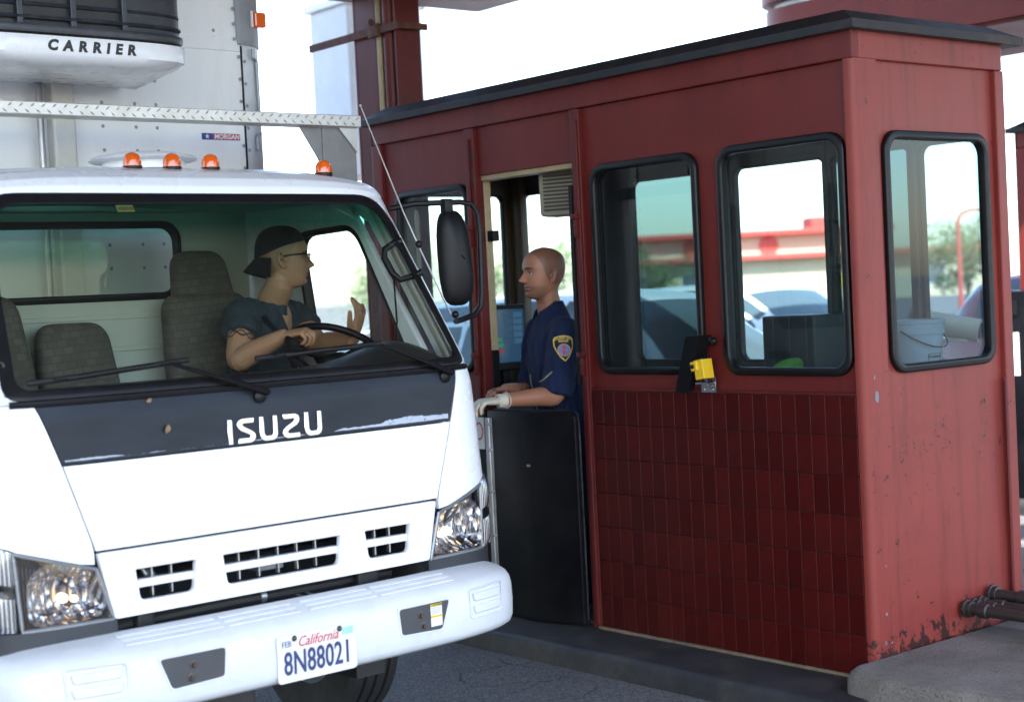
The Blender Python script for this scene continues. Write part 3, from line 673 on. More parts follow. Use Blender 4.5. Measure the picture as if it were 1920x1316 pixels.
def round_poly(P, r, n=5):
    out = []; m = len(P)
    for i in range(m):
        p = Vector(P[i]); a = (Vector(P[i - 1]) - p).normalized(); c = (Vector(P[(i + 1) % m]) - p).normalized()
        rr = r[i] if isinstance(r, (list, tuple)) else r
        s_, e_ = p + a * rr, p + c * rr
        for k in range(n + 1):
            t = k / n; out.append(tuple((1 - t) ** 2 * s_ + 2 * t * (1 - t) * p + t * t * e_))
    return out
UC = [(0, -0.9 + 0.1 * k) for k in range(19)]
def bil(P, a, b):
    (x0, y0), (x1, y1), (x2, y2), (x3, y3) = P     # BL BR TR TL
    return ((x0 * (1 - a) + x1 * a) * (1 - b) + (x3 * (1 - a) + x2 * a) * b, (y0 * (1 - a) + y1 * a) * (1 - b) + (y3 * (1 - a) + y2 * a) * b)
def patch(name, P, m, parent, nu=24, nv=8, off=0.0, thick=0.02, smooth=True):
    b = B()
    def f(a, bb):
        u, z = bil(P, a, bb); return (u, surf(u, z) + off, z)
    b.solid_grid(f, nu, nv, (0, thick, 0)); return b.build(name, m, parent, smooth, 40)
# hood and the black band above it
patch('hood', [(-0.648, 0.996), (0.648, 0.996), (0.731, 1.258), (-0.731, 1.258)], M_WHITE, truck, 28, 10)
def band_mat():
    m = bpy.data.materials.new('hood_band'); nt, b = nodes_of(m)
    tc = nt.nodes.new('ShaderNodeTexCoord'); sp = nt.nodes.new('ShaderNodeSeparateXYZ'); nt.links.new(tc.outputs['Object'], sp.inputs[0])
    dark = _mix(nt, _ramp(nt, _noise(nt, 5, 6, 0.6, stretch=(0.5, 1, 2)), ((0.3, 0.0), (0.75, 1.0))), (0.013, 0.016, 0.022), (0.027, 0.032, 0.043))
    nz = _noise(nt, 48, 7, 0.78, stretch=(0.6, 1, 1.3)); nb = _noise(nt, 3.2, 3, 0.5, stretch=(1, 0.2, 0.1))
    # peeled lower edge: white primer where height above the edge is less than a ragged limit
    mrx = nt.nodes.new('ShaderNodeMapRange'); mrx.inputs[1].default_value = -0.7; mrx.inputs[2].default_value = 0.55; mrx.inputs[3].default_value = 0.020; mrx.inputs[4].default_value = 0.042; nt.links.new(sp.outputs[0], mrx.inputs[0])
    lim = _math(nt, 'MULTIPLY', _math(nt, 'MULTIPLY', _ramp(nt, nb, ((0.45, 0.0), (0.66, 1.0))), nz), mrx.outputs[0])
    lower = _math(nt, 'LESS_THAN', _math(nt, 'SUBTRACT', sp.outputs[2], 1.272), lim)
    keep = _math(nt, 'GREATER_THAN', nz, 0.40)
    strip = _math(nt, 'GREATER_THAN', sp.outputs[2], _math(nt, 'ADD', 1.268, _math(nt, 'MULTIPLY', nz, 0.008)))
    peel = _math(nt, 'MULTIPLY', _math(nt, 'MULTIPLY', lower, keep), strip)
    side = _math(nt, 'LESS_THAN', _math(nt, 'ABSOLUTE', sp.outputs[0]), 0.725)
    peel = _math(nt, 'MULTIPLY', peel, side)
    nt.links.new(_mix(nt, peel, dark, (0.42, 0.46, 0.55)), b.inputs['Base Color'])
    b.inputs['Roughness'].default_value = 0.42; b.inputs['Specular IOR Level'].default_value = 0.2
    _bump(nt, b, _math(nt, 'SUBTRACT', 1.0, peel), 0.3, 0.002)
    return m
patch('hood_band', [(-0.733, 1.263), (0.733, 1.263), (0.792, 1.438), (-0.792, 1.438)], band_mat(), truck, 28, 6)
# grille panel with three barred slots
def slot(u0, u1, flip=0):
    return round_poly([(u0 + (0.012 if flip <= 0 else 0), 0.826), (u1 - (0.012 if flip >= 0 else 0), 0.826), (u1, 0.922), (u0, 0.922)], [0.018, 0.018, 0.004, 0.004], 4)
gl = [round_poly([(-0.602, 0.782), (0.602, 0.782), (0.645, 0.988), (-0.645, 0.988)], 0.012, 3), slot(-0.525, -0.318), slot(-0.222, 0.228), slot(0.328, 0.522)]
panel('grille_panel', gl, 0.028, smap(0.028), M_WHITE, truck, bev=0.005, cuts=UC, smooth=True, angle=35)
for (u0, u1) in ((-0.52, -0.32), (-0.218, 0.224), (0.332, 0.518)):
    panel('grille_bar', [rect(u0 + 0.002, 0.862, u1 - 0.002, 0.887)], 0.03, smap(0.045), M_WHITE, truck, bev=0.004, cuts=UC)
    b = B()
    n_ = 3 if u1 - u0 < 0.3 else 5
    for k in range(n_ - 1 if n_ == 3 else n_):
        uu = u0 + (u1 - u0) * (k + 1) / (n_ if n_ == 3 else n_ + 1); b = B(); b.box(uu - 0.0025, 0.04, 0.828, uu + 0.0025, 0.055, 0.92)
        b.build('grille_rib', M_STEEL, truck)
# what shows behind the slots: radiator, hoses
b = B(); b.box(-0.62, 0.34, 0.50, 0.62, 0.40, 1.40, 0.01); b.build('radiator', M_DARK, truck)
b = B(); b.box(-0.90, 0.40, 0.55, 0.90, 1.30, 0.98, 0.02); b.build('engine_bay', M_DARK, truck)
hs = [([(-0.5, 0.20, 0.86), (-0.2, 0.17, 0.865), (0.2, 0.17, 0.86), (0.5, 0.2, 0.86)], 0.026), ([(-0.62, 0.12, 0.735), (-0.2, 0.09, 0.752), (0.1, 0.09, 0.75), (0.5, 0.12, 0.745)], 0.022), ([(-0.4, 0.16, 0.91), (0.0, 0.2, 0.90), (0.1, 0.2, 0.84)], 0.018), ([(0.05, 0.1, 0.77), (0.08, 0.08, 0.74), (0.12, 0.08, 0.72)], 0.008), ([(0.09, 0.1, 0.77), (0.12, 0.08, 0.74), (0.16, 0.08, 0.72)], 0.008), ([(-0.47, 0.1, 0.93), (-0.455, 0.08, 0.89), (-0.43, 0.09, 0.875)], 0.008), ([(-0.43, 0.1, 0.94), (-0.44, 0.085, 0.90), (-0.42, 0.09, 0.875)], 0.010)]
for i, (p, r) in enumerate(hs):
    b = B(); b.tube(p, r, 10); b.build('hose', M_STEEL if i >= 5 else M_HOSE, truck, True)
b = B(); b.lathe([(0.023, 0), (0.024, 0.02)], 12, Matrix.Translation((-0.05, 0.09, 0.751)) @ Matrix.Rotation(R(90), 4, 'Y')); b.build('hose_clamp', M_STEEL, truck, True)
b = B(); b.box(-0.04, 0.10, 0.83, 0.06, 0.16, 0.875, 0.004); b.build('hood_latch', M_GREYC, truck)
for (ua, ub) in ((0.33, 0.42), (-0.5, -0.44)):
    b = B(); b.box(ua, 0.06, 0.69, ub, 0.10, 0.775, 0.01); b.build('front_bracket', M_HOSE, truck)
# corner panels beside the hood, wrapping round the cab
for sg in (-1, 1):
    b = B()
    def fcp(a, t, sg=sg):
        zt = 1.447
        # inner edge follows the hood, from th_in to the side
        zb = lerp_tab([(0, 0.957), (0.45, 1.030), (0.75, 1.055), (1, 1.09)], a)
        z = zb + (zt - zb) * t
        uin = lerp_tab([(0.95, 0.656), (1.005, 0.656), (1.258, 0.736), (1.447, 0.799)], z)
        ti = th_of(uin, z); th = ti + (89.5 - ti) * (a ** 0.9)
        return wrap(sg * th, z)
    b.solid_grid(fcp, 30, 14, (0, 0.02, 0)); b.build('corner_panel', M_WHITE, truck, True, 40)
    b = B()
    def fpl(a, t, sg=sg):
        z = 1.449 + (2.093 - 1.449) * t
        uin = lerp_tab([(1.449, 0.80), (1.46, 0.868), (2.06, 0.796), (2.093, 0.74)], z)
        ti = th_of(uin, z); th = ti + (88.0 - ti) * a
        x, w, zz = wrap(sg * th, z)
        return (x, w, zz)
    b.solid_grid(fpl, 12, 26, (-sg * 0.02, 0.015, 0)); b.build('windshield_pillar', M_WHITE, truck, True, 40)
    # inner trim of the pillar
    b = B()
    def fpi(a, t, sg=sg):
        z = 1.43 + 0.66 * t
        u = lerp_tab([(1.43, 0.835), (2.09, 0.765)], z) + 0.035 * a
        return (sg * u, surf(u, z) + 0.035 + 0.05 * a, z)
    b.solid_grid(fpi, 4, 16, (0, 0.02, 0)); b.build('pillar_trim', M_LININ, truck, True)
    # side wall with door window
    wend = lambda z: w0z(z) + 0.325
    outer = [(wend(0.70), 0.70)] + [(1.55, 0.70), (1.55, 2.075)] + [(wend(2.075 - 0.0625 * k), 2.075 - 0.0625 * k) for k in range(0, 20)]
    win = round_poly([(0.44, 1.455), (1.12, 1.44), (1.13, 2.0), (0.70, 2.01)], [0.05, 0.08, 0.10, 0.08], 5)
    sw = panel('side_wall', [outer, win], 0.03, lambda a, b, c, sg=sg: (sg * (hwz(b) - 0.03 + c), a, b), M_WHITE, truck, cuts=[(1, 1.0), (1, 1.3), (1, 1.6), (1, 1.9)])
    wr = panel('door_glass_seal', [win, [(0.78 + (p[0] - 0.78) * 0.94, 1.73 + (p[1] - 1.73) * 0.92) for p in win]], 0.045, lambda a, b, c, sg=sg: (sg * (hwz(b) - 0.038 + c), a, b), M_RUBBER, truck, bev=0.004)
    w2 = [(0.78 + (p[0] - 0.78) * 0.97, 1.73 + (p[1] - 1.73) * 0.96) for p in win]
    raw('door_glass', [(sg * (hwz(q) - 0.016), p, q) for p, q in w2], [list(range(len(w2)))], M_SIDEGL, truck)
    b = B(); b.box(sg * 0.845 - 0.02, 0.42, 0.90, sg * 0.845 + 0.02, 1.45, 1.43, 0.02); b.build('door_lining', M_DASH, truck)
    for tr in ([(0.40, 1.40), (0.41, 0.95), (0.62, 0.80), (1.14, 0.80), (1.20, 0.86), (1.21, 1.98), (1.16, 2.06)],):
        b = B(); b.tube([(sg * (hwz(q) + 0.0005), p, q) for p, q in tr], 0.0045, 6); b.build('door_seam', M_BLKP, truck, True)
    b = B(); b.box(sg * (hwz(1.3) + 0.012) - 0.014, 1.02, 1.285, sg * (hwz(1.3) + 0.012) + 0.014, 1.16, 1.325, 0.01); b.build('door_handle', M_BLKP, truck, True, 40)
# roof
RP = [(0.400, 2.094, 5), (0.408, 2.125, 18), (0.435, 2.155, 40), (0.49, 2.182, 62), (0.58, 2.203, 78), (0.78, 2.220, 87), (1.15, 2.225, 90), (1.46, 2.215, 95), (1.545, 2.17, 130), (1.56, 2.08, 175)]
def roofpt(t, u):
    i = min(int(t), len(RP) - 2); f = t - i
    f_ = f
    w = RP[i][0] * (1 - f_) + RP[i + 1][0] * f_; z = RP[i][1] * (1 - f_) + RP[i + 1][1] * f_; al = R(RP[i][2] * (1 - f_) + RP[i + 1][2] * f_)
    hw = 0.862 - 0.0 * t
    D = 0.35 + (0.16 - 0.35) * min(1.0, t / 3.0)
    if t > 7: D = 0.16 - 0.09 * (t - 7) / 2
    s = D * sag(u, 5.0 - min(1.4, t * 0.4))
    return (hw * u, w + s * math.cos(al), z - s * math.sin(al))
b = B()
us = [math.copysign(1 - (1 - abs(q)) ** 1.6, q) for q in [-1 + 2 * k / 60 for k in range(61)]]
V = [[b.bm.verts.new(roofpt((len(RP) - 1) * i / 54.0, u)) for u in us] for i in range(55)]
for i in range(54):
    for j in range(60): b.bm.faces.new((V[i][j], V[i][j + 1], V[i + 1][j + 1], V[i + 1][j]))
b.build('cab_roof', M_WHITE, truck, True, 60)
b = B()
b.grid(lambda a, c: (-0.78 + 1.56 * a, 0.50 + 1.0 * c, 2.10 + 0.04 * math.sin(math.pi * a) * 1.0 - 0.03 * (1 - c) ** 4), 20, 10); b.build('headliner', M_LININ, truck, True)
# windshield: black surround, glass, tint band
wsP = [(-0.872, 1.458), (0.872, 1.458), (0.795, 2.100), (-0.795, 2.100)]
wso = round_poly(wsP, [0.05, 0.05, 0.14, 0.14], 8)
wsi = round_poly([(-0.832, 1.486), (0.832, 1.486), (0.752, 2.062), (-0.752, 2.062)], [0.05, 0.05, 0.11, 0.11], 8)
panel('windshield_seal', [wso, wsi], 0.016, smap(0.010), M_RUBBER, truck, bev=0.004, cuts=UC + [(1, 1.5 + 0.1 * k) for k in range(7)], smooth=True, angle=50)
b = B()
b.grid(lambda a, c: (lambda p: (p[0], surf(*p) + 0.004, p[1]))(bil([(-0.845, 1.475), (0.845, 1.475), (0.77, 2.075), (-0.77, 2.075)], a, c)), 40, 16)
wsg = b.build('windshield', M_WSGL, truck, True, 80)
b = B(); b.tube([(u, surf(u, 1.448) - 0.004, 1.448) for u in [-0.86 + 1.72 * k / 40 for k in range(41)]], 0.011, 8); b.build('cowl_strip', M_RUBBER, truck, True)
# stickers on the glass
panel('inspection_sticker', [[(-0.875 + 0.02, 1.517), (-0.828, 1.517), (-0.828, 1.567), (-0.840, 1.582), (-0.875 + 0.02, 1.590)]], 0.001, smap(0.004), mat('sticker_yellow', (0.65, 0.75, 0.16), 0.5, var=0.03), wsg)
text('sticker_number', '2', 0.055, lambda a, b, c: (a - 0.852, surf(a - 0.852, 1.555) - c - 0.001, b + 1.556), M_INKBLK, wsg, thick=0.001)
panel('visitor_sticker', [rect(-0.330, 2.035, -0.268, 2.058)], 0.001, smap(0.003), mat('sticker_olive', (0.10, 0.12, 0.03), 0.5), wsg)
text('visitor_text', 'VISITOR', 0.0165, lambda a, b, c: (a - 0.299, surf(a - 0.299, b + 2.046) - 0.001 - c, b + 2.046), M_INKBLK, wsg, thick=0.001, shear=0.2)
# wipers
def wiper(pv, elbow, e0, e1, bowl):
    def S(u, z, o): return Vector((u, surf(u, z) - o, z))
    b = B()
    a, c = S(pv[0], pv[1], 0.03), S(elbow[0], elbow[1], 0.045)
    b.tube([a, a.lerp(c, 0.3) + Vector((0, -0.012, 0)), a.lerp(c, 0.75) + Vector((0, -0.008, 0)), c], [(0.011, 0.016), (0.010, 0.013), (0.007, 0.009), (0.005, 0.006)], 8)
    w = b.build('wiper_arm', M_BLKP, truck, True, 40)
    b = B()
    n = 14; P = [S(e0[0] + (e1[0] - e0[0]) * k / n, e0[1] + (e1[1] - e0[1]) * k / n, 0.006) for k in range(n + 1)]
    b.tube(P, (0.009, 0.004), 6); b.tube([p + Vector((0, -0.012, 0.004)) for p in P[2:-1]], [0.004] * 12, 6)
    b.tube([P[3] + Vector((0, -0.01, 0)), P[7] + Vector((0, -0.026, 0.004)), P[11] + Vector((0, -0.01, 0))], (0.006, 0.006), 6)
    b.build('wiper_blade', M_BLKP, w, True, 40)
    b = B(); b.lathe([(0.0, 0), (0.022, 0.0), (0.022, 0.012), (0.012, 0.02), (0.0, 0.022)], 14, Matrix.Translation((pv[0] - 0.02, surf(pv[0], pv[1] - 0.012) - 0.002, pv[1] - 0.012)) @ Matrix.Rotation(R(90), 4, 'X')); b.build('pivot_cap', M_BLKP, w, True, 40)
wiper((-0.035, 1.425), (-0.355, 1.538), (-0.80, 1.508), (-0.27, 1.545), 0)
wiper((0.745, 1.432), (0.46, 1.550), (-0.03, 1.533), (0.49, 1.553), 0)
# maker's letters on the band (chrome, raised)
def letter(poly_list, u0, nm):
    for P in poly_list:
        panel('emblem_letter', [[(x, z) for x, z in P]], 0.010, lambda a, b, c: (u0 + a, surf(u0 + a, 1.30 + b) + 0.002 - c, 1.268 + b), M_CHROME, truck, bev=0.002)
LH, LWd, SW = 0.080, 0.068, 0.017
def strokeI(): return [(0, 0), (SW, 0), (SW, LH), (0, LH)]
def strokeU():
    L = [(0, LH), (0, 0.022)]
    L += [(0.022 - 0.022 * math.cos(R(a)), 0.022 - 0.022 * math.sin(R(a))) for a in (20, 40, 60, 80, 90)]
    L += [(LWd - 0.022 + 0.022 * math.sin(R(a)), 0.022 - 0.022 * math.cos(R(a))) for a in (0, 20, 40, 60, 80)]
    L += [(LWd, 0.022), (LWd, LH), (LWd - SW, LH), (LWd - SW, 0.024), (LWd - SW - 0.006, SW), (SW + 0.006, SW), (SW, 0.024), (SW, LH)]
    return L
def strokeS():
    L = [(0, 0), (LWd - 0.018, 0), (LWd - 0.005, 0.006), (LWd, 0.018), (LWd - 0.003, 0.030), (LWd - 0.012, 0.038), (0.024, 0.055), (0.020, 0.060), (0.024, LH - SW), (LWd - 0.006, LH - SW), (LWd - 0.003, LH), (0.018, LH), (0.005, LH - 0.006), (0, LH - 0.018), (0.003, LH - 0.030), (0.012, LH - 0.039), (LWd - 0.024, 0.026), (LWd - 0.020, 0.021), (LWd - 0.024, SW), (0.003, SW)]
    return L
def strokeZ():
    L = strokeS(); return [(LWd - x, z) for x, z in L][::-1]
for nm, P, u in (('I', strokeI(), -0.183), ('S', strokeS(), -0.149), ('U', strokeU(), -0.066), ('Z', strokeZ(), 0.020), ('U', strokeU(), 0.106)):
    letter([P], u, nm)
# headlamps
def ribbed(name, dark, chrome, scale):
    m = bpy.data.materials.new(name); nt, b = nodes_of(m)
    tc = nt.nodes.new('ShaderNodeTexCoord'); wv = nt.nodes.new('ShaderNodeTexWave'); wv.bands_direction = 'X'; wv.inputs['Scale'].default_value = scale; wv.inputs['Distortion'].default_value = 0.3
    nt.links.new(tc.outputs['Object'], wv.inputs[0])
    b.inputs['Metallic'].default_value = 0.85; b.inputs['Roughness'].default_value = 0.18
    nt.links.new(_mix(nt, _ramp(nt, wv.outputs['Fac'], ((0.3, 0.0), (0.6, 1.0))), dark, chrome), b.inputs['Base Color'])
    _bump(nt, b, wv.outputs['Fac'], 0.8, 0.006)
    return m
M_RIB = ribbed('lamp_bezel', (0.05, 0.055, 0.06), (0.40, 0.42, 0.44), 28.0)
M_FLUTE = ribbed('signal_flutes', (0.25, 0.26, 0.27), (0.85, 0.86, 0.88), 26.0)
def facet():
    m = bpy.data.materials.new('lamp_reflector'); nt, b = nodes_of(m)
    b.inputs['Metallic'].default_value = 1.0; b.inputs['Roughness'].default_value = 0.12; b.inputs['Base Color'].default_value = (0.52, 0.52, 0.54, 1)
    v = nt.nodes.new('ShaderNodeTexVoronoi'); v.inputs['Scale'].default_value = 26; v.feature = 'F1'
    tc = nt.nodes.new('ShaderNodeTexCoord'); mp = nt.nodes.new('ShaderNodeMapping'); mp.inputs['Scale'].default_value = (1.6, 1, 0.6)
    nt.links.new(tc.outputs['Object'], mp.inputs[0]); nt.links.new(mp.outputs[0], v.inputs['Vector'])
    _bump(nt, b, v.outputs['Distance'], 1.0, 0.03); return m
M_REFL = facet()
for sg in (-1, 1):
    hl = B()
    # dark ribbed backing that follows the body, recessed
    Pm = [(0.606, 0.786), (0.874, 0.786), (0.886, 1.016), (0.652, 0.942)]
    def fb(a, c):
        u, z = bil(Pm, a, c); e = min(a, 1 - a, c, 1 - c); return (sg * u, surf(u, z) + 0.012 + 0.125 * min(1, e * 7), z)
    hl.solid_grid(fb, 24, 16, (0, 0.01, 0))
    hlo = hl.build('headlight', M_RIB, truck, True, 40)
    # reflector bowl
    b = B()
    def fr(a, c):
        ang = 2 * math.pi * a; rr = c
        cu, cz = 0.735, 0.862
        du = math.cos(ang); dz = math.sin(ang)
        ex = 0.128 if du > 0 else 0.122
        lim = 1.0
        x = cu + du * ex * rr; z = cz + dz * (0.098 if dz > 0 else 0.068) * rr
        if dz > 0: z += 0.02 * du * rr
        p = (abs(du) ** 4 + abs(dz) ** 4) ** -0.25 if dz < 0 else (abs(du) ** 2.6 + abs(dz) ** 2.6) ** (-1 / 2.6)
        x = cu + du * ex * rr * p; z = cz + (dz * (0.108 if dz > 0 else 0.072)) * rr * p + (0.022 * du * rr if dz > 0 else 0)
        return (sg * x, surf(0.74, z) + 0.016 + 0.085 * (1 - rr ** 2), z)
    b.grid(fr, 40, 14, 0, 1, 0.02, 1); b.build('reflector', M_REFL, hlo, True, 60)
    b = B(); b.sphere((sg * 0.735, 0.075, 0.862), (0.016, 0.03, 0.016), 12); b.sphere((sg * 0.70, 0.07, 0.855), (0.012, 0.02, 0.012), 10)
    b.build('bulb', mat('bulb_amber', (0.8, 0.5, 0.25), 0.1, emit=(1.0, 0.70, 0.40), estr=0.5), hlo, True)
    b = B()
    def fl(a, c):
        u, z = bil(Pm, a, c); return (sg * u, surf(u, z) - 0.002 - 0.006 * math.sin(math.pi * a) * math.sin(math.pi * c), z)
    b.grid(fl, 20, 14); b.build('lens', M_LENS, hlo, True)
    b = B()
    ring = [bil(Pm, *q) for q in [(k / 12, 0) for k in range(12)] + [(1, k / 12) for k in range(12)] + [(1 - k / 12, 1) for k in range(12)] + [(0, 1 - k / 12) for k in range(12)]]
    b.tube([(sg * u, surf(u, z), z) for u, z in ring], 0.0065, 6, close=True); b.build('lens_rim', mat('lamp_rim', (0.22, 0.24, 0.26), 0.25, metal=0.4), hlo, True)
    # wrap-round turn signal
    b = B()
    def fs(a, c):
        z = 0.786 + (lerp_tab([(0, 1.02), (1, 1.085)], a) - 0.786) * c
        th = th_of(0.889, z) + (86 - th_of(0.889, z)) * a
        x, w, z = wrap(sg * th, z)
        bulge = 0.012 * math.sin(math.pi * min(1, a)) * (abs(math.sin(2 * math.pi * c * 1.0)) ** 0.5)
        return (x + sg * bulge, w - bulge * 0.6, z)
    b.solid_grid(fs, 18, 24, (-sg * 0.01, 0.01, 0)); ts = b.build('turn_signal', M_FLUTE, truck, True, 60)
    b = B()
    b.grid(lambda a, c: (lambda p: (p[0] + sg * 0.005, p[1] - 0.004, p[2]))(fs(a, c)), 18, 24); b.build('lens', M_LENS, ts, True)
    b = B(); b.grid(lambda a, c: (lambda p: (p[0] + sg * 0.002, p[1] - 0.002, p[2]))(fs(a, 0.42 + 0.16 * c)), 18, 4); b.build('signal_divider', M_BLKP, ts, True)
    # dark filler under the lamp
    b = B()
    def ff(a, c):
        z = 0.70 + 0.082 * c; ti = th_of(0.595, z); th = ti + (85 - ti) * a; return wrap(sg * th, z)
    b.solid_grid(ff, 24, 2, (0, 0.03, 0)); fo = b.build('lamp_filler', mat('filler_grey', (0.022, 0.026, 0.033), 0.5), truck, True, 40)
# bumper
BHW, BD, BN, BW0 = 0.985, 0.40, 4.2, -0.165
def bsurf(u): return BW0 + BD * sag(u / BHW, BN)
def bpath(th):
    s_, c_ = math.sin(R(abs(th))), max(0.0, math.cos(R(th)))
    return Vector((math.copysign(BHW * s_ ** (2 / BN), th), BW0 + BD - BD * c_ ** (2 / BN), 0))
ths = [math.copysign(90 * (abs(q) ** 1.0), q) for q in [-0.985 + 1.97 * k / 90 for k in range(91)]]
path = [bpath(t) for t in ths]
prof = [(-0.10, 0.505), (-0.03, 0.512), (-0.008, 0.525), (0.0, 0.545), (0.002, 0.60), (0.0, 0.655), (-0.006, 0.682), (-0.020, 0.702), (-0.045, 0.716), (-0.10, 0.732), (-0.160, 0.745), (-0.168, 0.735), (-0.168, 0.700), (-0.05, 0.66), (-0.04, 0.56), (-0.10, 0.53)]
b = B(); rgs = []
for i, p in enumerate(path):
    t = (path[min(i + 1, len(path) - 1)] - path[max(i - 1, 0)]).normalized(); nrm = Vector((t.y, -t.x, 0))
    k_ = 1.0 - 0.35 * min(1.0, (abs(ths[i]) / 90) ** 6)
    rgs.append([b.bm.verts.new(p + nrm * (o if o > -0.03 else o * k_) + Vector((0, 0, z))) for o, z in prof])
for A, Bq in zip(rgs, rgs[1:]):
    n = len(prof)
    for k in range(n): b.bm.faces.new((A[k], A[(k + 1) % n], Bq[(k + 1) % n], Bq[k]))
b.bm.faces.new(rgs[0]); b.bm.faces.new(rgs[-1][::-1])
bump = b.build('bumper', M_BUMP, truck, True, 40)
def bmap(off=0.0): return lambda a, b, c: (a, bsurf(a) + off - c, b)
BC = [(0, -0.95 + 0.05 * k) for k in range(39)]
for sg in (-1, 1):
    cov = [(0.338, 0.585), (0.512, 0.578), (0.548, 0.672), (0.330, 0.672)]
    cov = round_poly([(sg * x, z) for x, z in (cov if sg > 0 else cov[::-1])], 0.012, 3)
    lip = [(sg * 0.435 + (x - sg * 0.435) * 1.07, 0.626 + (z - 0.626) * 1.16) for x, z in cov]
    panel('cover_lip', [lip, cov], 0.004, bmap(-0.0005), M_BUMP, bump, bev=0.0015, cuts=BC)
    tcv = panel('tow_cover', [cov], 0.003, bmap(-0.0008), mat('cover_grey', (0.05, 0.053, 0.06), 0.5, dirt=0.3, dirtcol=(0.12, 0.1, 0.09)), bump, cuts=BC)
    for (du, dz) in ((0.42, 0.640), (0.43, 0.602)):
        b = B(); M_ = Matrix.Translation((sg * du - (0.0 if sg > 0 else 0.02), bsurf(du) - 0.003, dz)) @ Matrix.Rotation(R(90), 4, 'X')
        b.lathe([(0.0, 0.010), (0.007, 0.010), (0.0075, 0.003), (0.013, 0.002), (0.013, 0.0)], 10, M_)
        b.build('bolt', mat('bolt_dark', (0.10, 0.08, 0.07), 0.4, metal=0.8), tcv, True, 40)
    st = round_poly([(sg * x, z) for x, z in ([(0.652, 0.588), (0.815, 0.588), (0.825, 0.686), (0.652, 0.682)][::(1 if sg > 0 else -1)])], 0.014, 3)
    stl = [(sg * 0.735 + (x - sg * 0.735) * 1.08, 0.636 + (z - 0.636) * 1.1) for x, z in st]
    panel('step_lip', [stl, st], 0.005, bmap(-0.0015), M_BUMP, bump, bev=0.002, cuts=BC)
    for (za, zb) in ((0.600, 0.630), (0.642, 0.672)):
        pad = round_poly([(sg * x, z) for x, z in ([(0.668, za), (0.805, za), (0.812, zb), (0.664, zb)][::(1 if sg > 0 else -1)])], 0.006, 2)
        panel('step_pad', [pad], 0.009, bmap(-0.001), M_BUMP, bump, bev=0.004, cuts=BC)
    for (ua, ub) in ((0.02, 0.28), (0.30, 0.62)):
        for k in range(3):
            def tp(a, c, k=k, ua=ua, ub=ub):
                u = sg * (ua + (ub - ua) * a); o = 0.052 + 0.030 * k + 0.018 * c
                z = 0.7165 + (o - 0.045) * 0.27 + 0.0045
                return (u, bsurf(u) + o, z)
            b = B(); b.solid_grid(tp, 10, 1, (0, 0, -0.0035)); b.build('tread_rib', M_BUMP, bump)
lb = B(); 
panel('caution_label', [rect(0.462, 0.592, 0.512, 0.668)], 0.001, bmap(-0.0045), M_SIGNW, bump, cuts=BC)
for z0_, z1_ in ((0.659, 0.668), (0.622, 0.629)): panel('label_stripe', [rect(0.462, z0_, 0.512, z1_)], 0.001, bmap(-0.0058), M_YEL, bump)
text('label_print', 'CAUTION', 0.010, lambda a, b, c: (0.487 + a, bsurf(0.487) - 0.0072 - c, 0.6635 + b), M_INKBLK, bump, thick=0.0008)
for k in range(4): panel('label_line', [rect(0.467, 0.635 + 0.006 * k, 0.507, 0.637 + 0.006 * k)], 0.0006, bmap(-0.0056), mat('print_grey', (0.35, 0.35, 0.35), 0.5), bump)
# licence plate
pl = link('licence_plate', mapmesh(shape2d([rrect(-0.152, 0.518, 0.148, 0.670, 0.012)], 0.004, 0.001), lambda a, b, c: (a, BW0 - 0.006 - c + 0.02 * (0.67 - b), b)), mat('plate_white', (0.72, 0.72, 0.73), 0.35, var=0.03, dirt=0.15, dirtcol=(0.5, 0.48, 0.45)), truck)
pf = lambda u, z: (lambda a, b, c: (u + a, BW0 - 0.0105 - c + 0.02 * (0.67 - z - b), z + b))
M_PLB = mat('plate_blue', (0.035, 0.045, 0.15), 0.4, var=0.05)
text('plate_number', '8N88021', 0.104, pf(-0.002, 0.575), M_PLB, pl, thick=0.0022, sx=0.64, spacing=1.03, offset=0.0012)
text('plate_state', 'California', 0.046, pf(0.0, 0.640), mat('plate_red', (0.55, 0.02, 0.03), 0.4), pl, thick=0.001, shear=0.35, sx=0.86)
text('plate_month', 'FEB', 0.026, pf(-0.118, 0.640), M_PLB, pl, thick=0.001, sx=0.9)
panel('plate_sticker', [rect(0.092, 0.634, 0.136, 0.658)], 0.0008, pf(0, 0), mat('sticker_cyan', (0.35, 0.62, 0.66), 0.4), pl)
for (u, z) in ((-0.088, 0.655), (0.083, 0.656)):
    b = B(); b.lathe([(0.0, 0.006), (0.006, 0.005), (0.010, 0.0)], 10, Matrix.Translation((u, BW0 - 0.0105, z)) @ Matrix.Rotation(R(90), 4, 'X'))
    b.build('plate_screw', MATS['bolt_dark'], pl, True, 40)
b = B(); b.box(-0.80, -0.08, 0.42, -0.18, 0.10, 0.505, 0.01); b.box(-0.45, 0.1, 0.40, -0.33, 3.0, 0.62); b.box(0.33, 0.1, 0.40, 0.45, 3.0, 0.62); b.build('chassis', M_DARK, truck)
